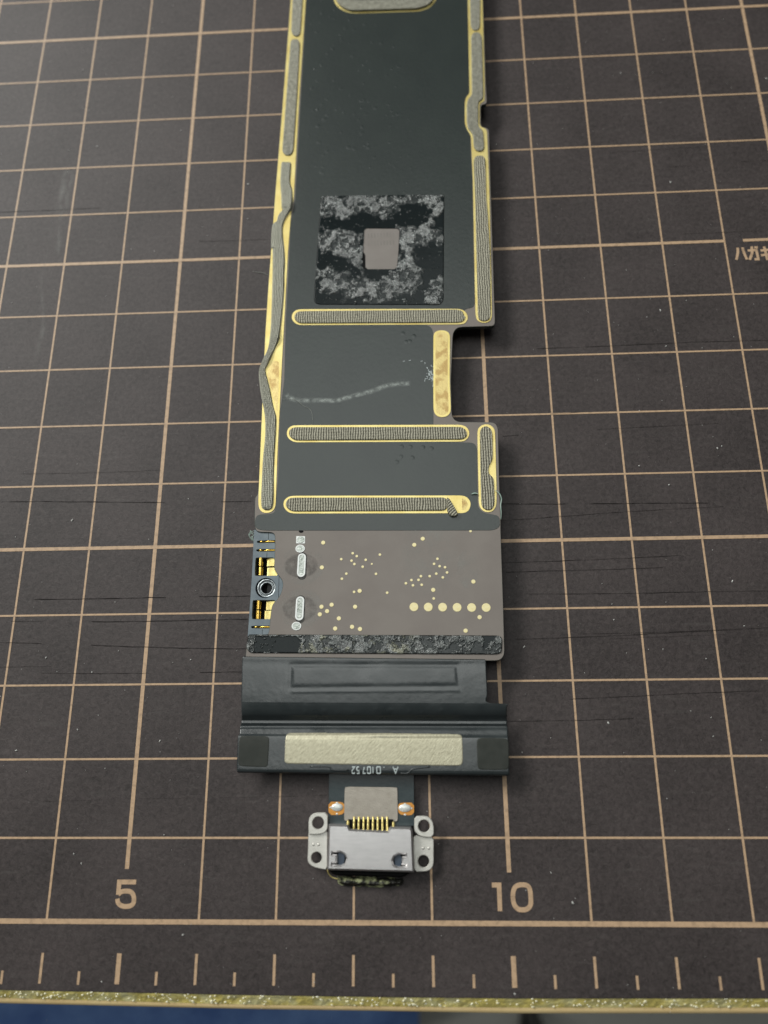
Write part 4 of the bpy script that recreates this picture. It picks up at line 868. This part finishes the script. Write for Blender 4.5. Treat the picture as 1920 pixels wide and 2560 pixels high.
residue_sheet('adhesive_film', T['tapequad'], smooth_loop(ccw(T['tape']), 2), smooth_loop(ccw(T['tapehole']), 1), .3135,
              [T[k] for k in ('r1', 'r2', 'r3', 'r4', 'r5')], [], 420, 380, 4, .010, lb)
# faint print on the die: rows of bars
die = T['die']; dx = [p[0] for p in die]; dy = [p[1] for p in die]
M['dieprint'] = surf('die_shade', (.235, .215, .195), rough=.5)
v, f = [], []
for r_ in range(2):
    for k in range(9):
        x = min(dx) + .09 + k * (max(dx) - min(dx) - .14) / 9; y = max(dy) - .10 - r_ * .15
        stroke([(x, y), (x + .004, y - .085)], .022, .3078, v=v, f=f)
link('die_marking', mesh('die_marking', v, f), M['dieprint'], chip)['kind'] = 'stuff'

# long torn strip across the lower end
sc = lambda *a: [q for q in a]
quad = T['sq']
def tfn(X, Y, wob):
    t_ = T['s1'][3]; x0 = t_[0]
    return .7 * sstep(fbm(X, Y, 7, 5, 77, .7), .52, .62) * sstep(X, x0 - .05, x0 + .05) * (1 - sstep(X, x0 + 1.3, x0 + 1.7))
sbase = plate('adhesive_strip', smooth_loop(ccw(T['strip']), 2), .2995, .311, M['black'], lb, bev=.001)
residue_sheet('adhesive_film', quad, smooth_loop(ccw(T['strip']), 2), None, .3145, [], [T['s1'], T['s2']], 760, 72, 31, .010, sbase, tintfn=tfn, filled=1)

# test pads
RAD = {0: .014, 1: .019, 2: .030, 3: .062}
proto = {}
for k, r_ in RAD.items():
    v = [(0, 0, .0045)]; f = []
    n = 24
    v += [(r_ * math.cos(2 * math.pi * i / n), r_ * math.sin(2 * math.pi * i / n), 0) for i in range(n)]
    v += [(r_ * .93 * math.cos(2 * math.pi * i / n), r_ * .93 * math.sin(2 * math.pi * i / n), .0045) for i in range(n)]
    for i in range(n):
        j = (i + 1) % n; f += [(1 + i, 1 + j, 1 + n + j, 1 + n + i), (0, 1 + n + i, 1 + n + j)]
    proto[k] = mesh('test_pad', v, f); proto[k].materials.append(M['testgold'])
for x, y, k in T['dots']:
    link('test_pad', proto[int(k)], None, lb, loc=(x, y, .2995))

# solder joints
def pill(a, b, r, n=12):
    a, b = Vector(a[:2]), Vector(b[:2]); d = (b - a).normalized(); an = math.atan2(d.y, d.x); out = []
    for k in range(n + 1): t_ = an - H90 + math.pi * k / n; out.append((b.x + r * math.cos(t_), b.y + r * math.sin(t_)))
    for k in range(n + 1): t_ = an + H90 + math.pi * k / n; out.append((a.x + r * math.cos(t_), a.y + r * math.sin(t_)))
    return out
for nm in ('slot1', 'slot2'):
    a, b = T[nm]
    s = plate('solder_joint', pill(a, b, .060), .2995, .309, M['solderrim'], lb, bev=.004, holes=[pill(a, b, .034)])
    plate('solder_fill', pill(a, b, .036), .2995, .3055, M['solder'], s, bev=.001)
    plate('joint_shadow_plate', pill((a[0] + .005, a[1] + .01), (b[0] + .012, b[1] - .035), .064), .2990, .3006, M['black'], s, bev=.0004)  # black plate peeking out below right of the joint as its cast shadow
for x, y in T['sdot']:
    s = plate('solder_joint', circle(x, y, .069, ry=.060), .2995, .307, M['solderrim'], lb, bev=.003, holes=[circle(x, y, .050, ry=.043)])
    plate('solder_fill', circle(x, y, .052, ry=.045), .2995, .3065, M['solder'], s, bev=.002)
s = plate('solder_joint', T['sqpad'], .2995, .3045, M['solderrim'], lb, bev=.002)
cxs = sum(p[0] for p in T['sqpad']) / 4; cys = sum(p[1] for p in T['sqpad']) / 4
plate('solder_fill', circle(cxs, cys, .056, ry=.048), .304, .3085, M['solder'], s, bev=.003)
plate('via_hole', T['halfhole'], .2995, .3012, M['black'], lb, bev=.0004, soft=1)
def ringpoly(c, r): return circle(c[0], c[1], r[0], 40, r[1])
for k, nm in enumerate(('flux1', 'flux2')):
    c = T[nm][0]
    o = veil_patch('flux_stain', ringpoly(c, (.34, .30)), .3007, M['haze'], pc, n=50, soft=.05)
    o = veil_patch('flux_stain', ringpoly((c[0] - .01, c[1]), (.25, .19)), .3012, M['flux'], pc, n=50, soft=.03)
hz_ = T['dots']
veil_patch('flux_stain', ringpoly((hz_[14][0] - .12, hz_[14][1] + .1), (.5, .75)), .3008, M['haze'], pc, n=50, soft=.35)
veil_patch('flux_stain', ringpoly((hz_[14][0] + .42, hz_[14][1] - .15), (.16, .3)), .3011, M['haze'], pc, n=50, soft=.03)

# battery connector at the left edge
T['housing'] = [q[:2] for q in T['housing']]
sx_, sy_ = T['screw'][0]
hs = [T['win1'], T['win2'], T['ws1'], T['ws2'], T['ws3'], circle(sx_, sy_, .145)]
bc = plate('battery_connector', T['housing'], .06, .278, M['housing'], lb, bev=.004, holes=[smooth_loop(ccw(h), 1) if i < 5 else h for i, h in enumerate(hs)])
xs = [p[0] for p in T['housing']]; ys = [p[1] for p in T['housing']]
plate('connector_base', inset(ccw(T['housing']), .02), .01, .150, M['black'], bc, bev=.002)
def halfcyl(name, x0, x1, y0, y1, zc, r, mat, parent, n=14, axis='y'):
    "bent gold spring: a half cylinder lying along y"
    v, f = [], []
    cx = (x0 + x1) / 2; rx = (x1 - x0) / 2
    for yy in (y0, y1):
        for k in range(n + 1):
            a = math.pi * k / n; v.append((cx - rx * math.cos(a), yy, zc + r * math.sin(a)))
    m_ = n + 1
    for k in range(n): f.append((k, k + 1, m_ + k + 1, m_ + k))
    f.append(tuple(range(m_))); f.append(tuple(m_ + k for k in range(m_))[::-1])
    return link(name, mesh(name, v, f, smooth=False), mat, parent)
br = T['barrels']; ft_ = T['flats']
for k in range(4):
    (xa, ya), (xb, yb) = br[2 * k], br[2 * k + 1]; yh = .060
    halfcyl('spring_contact', xa + .004, xb - .012, ya - yh, ya + yh, .235, .042, M['brightgold'], bc)
    (xa, ya), (xb, yb) = ft_[2 * k], ft_[2 * k + 1]
    halfcyl('contact_leaf', xa + .022, xb + .05, ya - yh, ya + yh, .232, .016, M['pin'], bc)
pn = T['pinsl']
for k in range(3):
    (xa, ya), (xb, yb) = pn[2 * k], pn[2 * k + 1]
    tube([(xa, ya, .245), (xa + .03, ya, .268), (xa + .08, ya, .245), (xa + .13, ya, .262), (xb, yb, .262)], .016, 'contact_pin', M['brightgold'], bc, taper=False)
v, f = [], []
sm = T['seam']
for i in range(0, len(sm), 2): stroke([sm[i], sm[i + 1]], .006, .2785, v=v, f=f)
link('moulding_seam', mesh('moulding_seam', v, f), M['black'], bc)
def ring(name, cx, cy, prof, mat, parent, n=40):
    v, f = [], []
    for r_, z_ in prof: v += [(cx + r_ * math.cos(2 * math.pi * i / n), cy + r_ * math.sin(2 * math.pi * i / n), z_) for i in range(n)]
    for l in range(len(prof) - 1):
        for i in range(n):
            j = (i + 1) % n; f.append((l * n + i, l * n + j, (l + 1) * n + j, (l + 1) * n + i))
    return link(name, mesh(name, v, f, smooth=True), mat, parent)
ring('screw_barrel', sx_ + .01, sy_, [(.138, .20), (.138, .262), (.128, .268), (.112, .268), (.104, .250), (.100, .246), (.094, .262), (.082, .266), (.076, .258), (.076, .08)], M['steelb'], bc)
plate('screw_hole', circle(sx_ + .01, sy_, .078), .15, .17, M['black'], bc, bev=.001)

# bubbles under the film
v, f = [], []
def blister(x, y, r, h, z=.3046, n=12):
    s = len(v); v.append((x, y, z + h))
    for q, zz in ((.5, .8), (.85, .35), (1.1, 0)):
        for k in range(n): a = 2 * math.pi * k / n; v.append((x + r * q * math.cos(a), y + r * q * math.sin(a), z + h * zz - .0004))
    for k in range(n):
        j = (k + 1) % n; f.append((s, s + 1 + k, s + 1 + j))
        for l in range(2): f.append((s + 1 + l * n + k, s + 1 + (l + 1) * n + k, s + 1 + (l + 1) * n + j, s + 1 + l * n + j))
for x, y in T['bumps']: blister(x, y, .038, .004)
film_p = T['film']
fx = [p[0] for p in film_p]
for k in range(110):
    x, y = random.uniform(7.1, 8.75), random.uniform(11.4, 15.6)
    blister(x, y, random.uniform(.02, .045), random.uniform(.0014, .0030))
for k in range(14): blister(random.uniform(8.75, 8.95), random.uniform(10, 12.5), random.uniform(.02, .04), .0015)
link('film_blister', mesh('film_blister', v, f, smooth=True), M['film'], lb)['kind'] = 'stuff'

def band(pts, w): 
    v_, f_ = stroke([p[:2] for p in pts], w, 0); n_ = len(pts)
    return [(v_[2 * i][0], v_[2 * i][1]) for i in range(n_)] + [(v_[2 * i + 1][0], v_[2 * i + 1][1]) for i in reversed(range(n_))]
veil_patch('scuff_mark', band(catmull(T['scuff'], 3), .11), .3056, M['scuff'], lb, n=160, soft=.05)
v, f = [], []
q = T['scuff2']; cx_, cy_ = q[4][0] + .03, (q[3][1] + q[6][1]) / 2
for k in range(60):
    x = cx_ + min(random.gauss(.0, .045), .065); y = cy_ + random.gauss(0, .06); L_ = random.uniform(.012, .05)
    if random.random() < .6: stroke([(x, y), (x + random.uniform(-.004, .004), y - L_)], random.uniform(.005, .010), .3058 + k * 2e-5, v=v, f=f)
    else: stroke([(x, y), (x + L_, y + random.uniform(-.003, .003))], random.uniform(.004, .007), .3058 + k * 2e-5, v=v, f=f)
for x, y in q[:3]: stroke([(x, y), (x + .03, y + .008)], .008, .306, v=v, f=f)
link('white_fleck', mesh('white_fleck', v, f), M['print'], lb)['kind'] = 'stuff'

# ------------------------------------------------------------------ flex cable
rows = T['flexrows']
R_ = np.array(rows)                     # xl yl xr yr z
rr_ = np.array(catmull([tuple(r) for r in rows], 8))
dist = np.r_[0, np.cumsum(np.abs(np.diff(rr_[:, 1])))]
# keep the two sharp steps in plan (right edge) as they are
raw = np.repeat(R_[:-1], 8, axis=0)
nx = 260
u = np.linspace(0, 1, nx)[None, :]
X = rr_[:, 0:1] * (1 - u) + rr_[:, 2:3] * u; Y = rr_[:, 1:2] * (1 - u) + rr_[:, 3:4] * u
Z = np.repeat(rr_[:, 4:5], nx, 1)
def E_at(idx): return rows[idx]
xL = rows[4][0] + .67; xR = rows[4][2] - .39
yT = (rows[3][1] + rows[3][3]) / 2 - .005; yB = rows[4][1] + (rows[6][1] - rows[4][1]) * .78
rect = [(xL, yT), (xR, yT - .03), (xR + .02, yB), (xL, yB)]
sd = np.abs(sdist(X, Y, rect)); ins = sdist(X, Y, rect)
Z = Z - .0060 * np.exp(-(sd / .034) ** 2) * (.35 + .9 * fbm(X, Y, 2.5, 2, 44)) + .003 * sstep(ins, 0, .05)
Z += .006 * np.exp(-((Y - (yB - .045)) / .018) ** 2) * sstep(X, xL - .02, xL + .05) * (1 - sstep(X, xR, xR + .04))
Z += .0045 * (fbm(X, Y, 2.2, 3, 60) - .5) * sstep(Y, rows[9][1], rows[6][1])
Z += .0015 * (fbm(X, Y, 7, 2, 61) - .5)
for k in range(9):
    bx_, by_ = rows[8][0] + .9 + k * .22 + random.uniform(-.05, .05), rows[8][1] - .12 + random.uniform(-.03, .02)
    Z += .004 * np.exp(-(((X - bx_) / .03) ** 2 + ((Y - by_) / .03) ** 2))
# routed ridge round the printed code on the lip
lx, rx_ = 7.55, 8.9
fc = link('flex_cable', None, None) if False else None
G = np.dstack([X, Y, Z])
me = grid_mesh('flex_cable', G)
bm = bmesh.new(); bm.from_mesh(me)
ret = bmesh.ops.solidify(bm, geom=bm.faces[:], thickness=.012)
bm.to_mesh(me); bm.free()
fc = link('flex_cable', me, M['flex'], lb)
def drape(name, outline, zoff, mat, parent, th_=.004, soft=2, n=(150, 40), uv=None):
    "thin sheet that follows the flex surface"
    o_ = smooth_loop(ccw(outline), soft) if soft else ccw(outline)
    p = np.array(o_); x0, y0 = p.min(0); x1, y1 = p.max(0)
    Xs, Ys = np.meshgrid(np.linspace(x0, x1, n[0]), np.linspace(y0, y1, n[1]), indexing='ij')
    # surface height from rows at matching y (left and right rows interpolated)
    yl = rr_[:, 1][::-1]; yr = rr_[:, 3][::-1]; zz = rr_[:, 4][::-1]; xl = rr_[:, 0].mean(); xr = rr_[:, 2].mean()
    t_ = (Xs - xl) / (xr - xl)
    yl_s = np.maximum.accumulate(yl); yr_s = np.maximum.accumulate(yr)
    Zs = np.interp(Ys, yl_s, zz) * (1 - t_) + np.interp(Ys, yr_s, zz) * t_
    Zs = Zs + zoff + th_
    s_ = sdist(Xs, Ys, o_)
    # pull rim vertices onto the outline
    me_ = grid_mesh(name, np.dstack([Xs, Ys, Zs - (1 - sstep(s_, 0, .012)) * th_]))
    bm_ = bmesh.new(); bm_.from_mesh(me_); bm_.verts.ensure_lookup_table()
    bmesh.ops.delete(bm_, geom=[bm_.verts[i] for i in np.nonzero((s_ < 0).ravel())[0]], context='VERTS')
    bm_.to_mesh(me_); bm_.free()
    return link(name, me_, mat, parent)
drape('foil_patch', T['patch'], .004, M['patch'], fc, n=(420, 90))
drape('foam_pad', T['dpadl'], .003, M['flexpad'], fc, n=(110, 110))
drape('foam_pad', T['dpadr'], .003, M['flexpad'], fc, n=(110, 110))
# raised routing ridge along the lower edge of the flap
tx = T['text']; y0 = tx[0][1]
# printed code, upside down as it lies
GL = {'2': [[(0, .8), (.15, 1), (.8, 1), (1, .8), (1, .6), (0, 0), (1, 0)]], '5': [[(1, 1), (0, 1), (0, .55), (.75, .58), (1, .4), (1, .15), (.8, 0), (0, 0)]],
      '7': [[(0, 1), (1, 1), (1, .8), (.5, 0)]], '0': [[(0, .1), (0, .9), (.15, 1), (.85, 1), (1, .9), (1, .1), (.85, 0), (.15, 0), (0, .1)]],
      '1': [[(.5, 1), (.5, 0)]], 'A': [[(0, 0), (.5, 1), (1, 0)], [(.2, .35), (.8, .35)]], '.': [[(.3, 0), (.3, .12)]]}
sc_ = (tx[1][0] - tx[0][0]) / 48
xs_of = lambda F_: tx[0][0] + (F_ - 632) * sc_
v, f = [], []
hgt = 60 * sc_
for ch, xa, xb in (('2', 632, 658), ('5', 680, 702), ('7', 742, 766), ('0', 785, 804), ('1', 812, 826), ('0', 876, 912), ('.', 938, 952), ('A', 1036, 1086)):
    if ch == '0' and xa == 785: xa, xb = 785, 815
    if ch == '1': xa, xb = 828, 850
    X0, X1 = xs_of(xa), xs_of(xb)
    for st in GL[ch]:
        pts = [(X1 - (X1 - X0) * a, (y0 + .002) - hgt * b) for a, b in st]
        stroke([(x, y) for x, y in pts], .015, 0, v=v, f=f)
yl = np.maximum.accumulate(rr_[:, 1][::-1]); yr = np.maximum.accumulate(rr_[:, 3][::-1]); zz = rr_[:, 4][::-1]
def flexz(x, y):
    t_ = (x - rr_[:, 0].mean()) / (rr_[:, 2].mean() - rr_[:, 0].mean())
    return float(np.interp(y, yl, zz) * (1 - t_) + np.interp(y, yr, zz) * t_)
v = [(x, y, flexz(x, y) + .010) for x, y, _ in v]
link('printed_code', mesh('printed_code', v, f), M['print'], fc)
def ridge(F_pts):
    pts = [(xs_of(a), y0 - (b - 70) * sc_) for a, b in F_pts]
    pts3 = [(x, y, flexz(x, y) + .006) for x, y in pts]
    tube(pts3, .009, 'trace_ridge', M['flex'], fc, flat=.55, taper=False)
ridge([(215, 62), (400, 66), (440, 95), (600, 98)])
ridge([(1110, 128), (1180, 128), (1240, 88), (1400, 70)])

# ------------------------------------------------------------------ flex tail and charging port
tl = T['tail']
tp = plate('flex_tail', tl, .068, .080, M['tail'], lb, bev=.002)
plate('stiffener_plate', T['stiff'], .0795, .094, M['plate'], tp, bev=.003, soft=1)
bl = T['blobs']
def blob(x, y, rx, ry, z, h, name, mat, parent, n=20):
    v, f = [], []; L_ = 6
    for l in range(L_):
        a = H90 * l / L_
        v += [(x + rx * math.cos(a) * math.cos(2 * math.pi * i / n), y + ry * math.cos(a) * math.sin(2 * math.pi * i / n), z + h * math.sin(a)) for i in range(n)]
    v.append((x, y, z + h))
    for l in range(L_ - 1):
        for i in range(n):
            j = (i + 1) % n; f.append((l * n + i, l * n + j, (l + 1) * n + j, (l + 1) * n + i))
    for i in range(n): f.append(((L_ - 1) * n + i, (L_ - 1) * n + (i + 1) % n, L_ * n))
    return link(name, mesh(name, v, f, smooth=True), mat, parent)
po = plate('solder_pad', T['opadl'], .0795, .084, M['orange'], lb, bev=.001, soft=1)
p2 = plate('solder_pad', T['opadr'], .0795, .084, M['orange'], lb, bev=.001, soft=1)
for i, b in enumerate(bl):
    x, y, rx, ry = b
    blob(x, y, rx, ry, .083, .022 if i < 2 else .008, 'solder_blob', M['blob'], (po, p2)[i % 2])

cp_ = bpy.data.objects.new('charging_port', None); scene.collection.objects.link(cp_); cp_.parent = lb
sh = T['shell']
shell = plate('port_shell', sh, .02, .245, M['shell'], cp_, bev=.022, holes=[ccw(T['swl']), ccw(T['swr'])])
# inner body seen through the windows
sx0 = min(p[0] for p in sh); sx1 = max(p[0] for p in sh); sy0 = min(p[1] for p in sh); sy1 = sh[0][1]
ins_ = [(sx0 + .08, sy0 + .08), (sx1 - .08, sy0 + .08), (sx1 - .08, sy1 - .15), (sx0 + .08, sy1 - .15)]
plate('port_core', ins_, .03, .17, M['black'], cp_, bev=.002)
M['windowblue'] = surf('port_core_blue', (.05, .07, .10), rough=.3)
for w_ in ('swl', 'swr'):
    cxw = sum(p[0] for p in T[w_]) / len(T[w_]); cyw = sum(p[1] for p in T[w_]) / len(T[w_])
    dx_ = -.03 if w_ == 'swr' else .03
    plate('latch_spring', circle(cxw + dx_, cyw, .05, 16, .085), .16, .20, M['windowblue'], cp_, bev=.004)
eu = T['eholes_u']; el_ = T['eholes_l']
for o_, hole, z0, z1 in (('earlu', eu[0], .125, .160), ('earru', eu[1], .125, .160), ('earll', el_[0], .085, .120), ('earrl', el_[1], .085, .120)):
    plate('mounting_ear', T[o_], z0, z1, M['ear'], cp_, bev=.008, soft=1, holes=[circle(hole[0], hole[1], hole[2], 30)])
for x, y, r_ in T['edots']: blob(x, y, r_, r_, .119, .008, 'weld_dimple', M['ear'], cp_, 12)
pe = T['pinends']; yA, yB_ = pe[0][1], pe[1][1]
px_ = [p[0] for p in T['pins']]; py_ = [p[1] for p in T['pins']]
plate('pin_block', [(px_[0] - .08, yB_ + .0), (px_[-1] + .08, yB_ - .01), (px_[-1] + .08, yA), (px_[0] - .08, yA)], .04, .115, M['black'], cp_, bev=.002)
for x, y in T['pins']:
    tube([(x, yA + .03, .098), (x, yA - .03, .118), (x, y, .145), (x, yB_ - .02, .15)], .015, 'pin', M['pin'], cp_, taper=False, seg=8)
for x, y in T['pinx']: blob(x, y - .01, .02, .05, .12, .03, 'ground_spring', M['pin'], cp_, 12)
plate('port_mouth', T['mouth'], .03, .15, M['black'], cp_, bev=.02)
# torn gasket hanging on the mouth
dp = ccw(T['debris']); p = np.array(dp); x0, y0_ = p.min(0); x1, y1_ = p.max(0)
Xs, Ys = np.meshgrid(np.linspace(x0, x1, 220), np.linspace(y0_, y1_, 50), indexing='ij')
s_ = sdist(Xs, Ys, dp) + (fbm(Xs, Ys, 18, 3, 90) - .5) * .03
Zs = .075 + .045 * fbm(Xs, Ys, 14, 4, 91) - (1 - sstep(s_, 0, .05)) * .07
me = grid_mesh('torn_gasket', np.dstack([Xs, Ys, Zs]))
bm_ = bmesh.new(); bm_.from_mesh(me); bm_.verts.ensure_lookup_table()
bmesh.ops.delete(bm_, geom=[bm_.verts[i] for i in np.nonzero((s_ < -.002).ravel())[0]], context='VERTS')
bm_.to_mesh(me); bm_.free()
link('torn_gasket', me, M['debris'], lb)
tube([(x, y, z_) for (x, y), z_ in zip(T['thread'], (.14, .12, .10, .09))], .008, 'gasket_thread', M['pin'], lb, taper=False)

# loose fibres on the board
o = tube([(x, y, .33) for x, y in T['fibre1']], .012, 'fibre', M['fibre'], None, flat=.4)
o['label'] = 'short pale green fibre between the third bar and the short right pad'; o['category'] = 'fibre'
pts = [(x, y, z_) for (x, y), z_ in zip(T['fibre2'], (.335, .34, .34, .33, .32, .315, .31))]
o = tube(pts, .010, 'fibre', M['fibre'], None, flat=.5)
o['label'] = 'curled green fibre hanging over the right edge of the board'; o['category'] = 'fibre'
o = tube([(x, y, .312) for x, y in T['hair2']], .0025, 'lint_hair', M['hair'])
o['label'] = 'faint curved hair on the dark film above the second bar'; o['category'] = 'hair'
# frayed lint at the corner by the battery connector
pts = [(bo[0][0], 0)]
hx, hy = T['housing'][0]
for k in range(5):
    a = random.uniform(2, 4.6)
    o = tube([(hx + .02, hy - .08 * k * .4, .27), (hx + .07 * math.cos(a), hy - .06 + .06 * math.sin(a), .285), (hx + .05 * math.cos(a + 1), hy - .1 + .09 * math.sin(a + .6), .27)], .005, 'frayed_fibre', M['fibre'], lb)

print('objects', len(scene.objects), 'tris', sum(len(o.data.polygons) for o in scene.objects if o.type == 'MESH'))
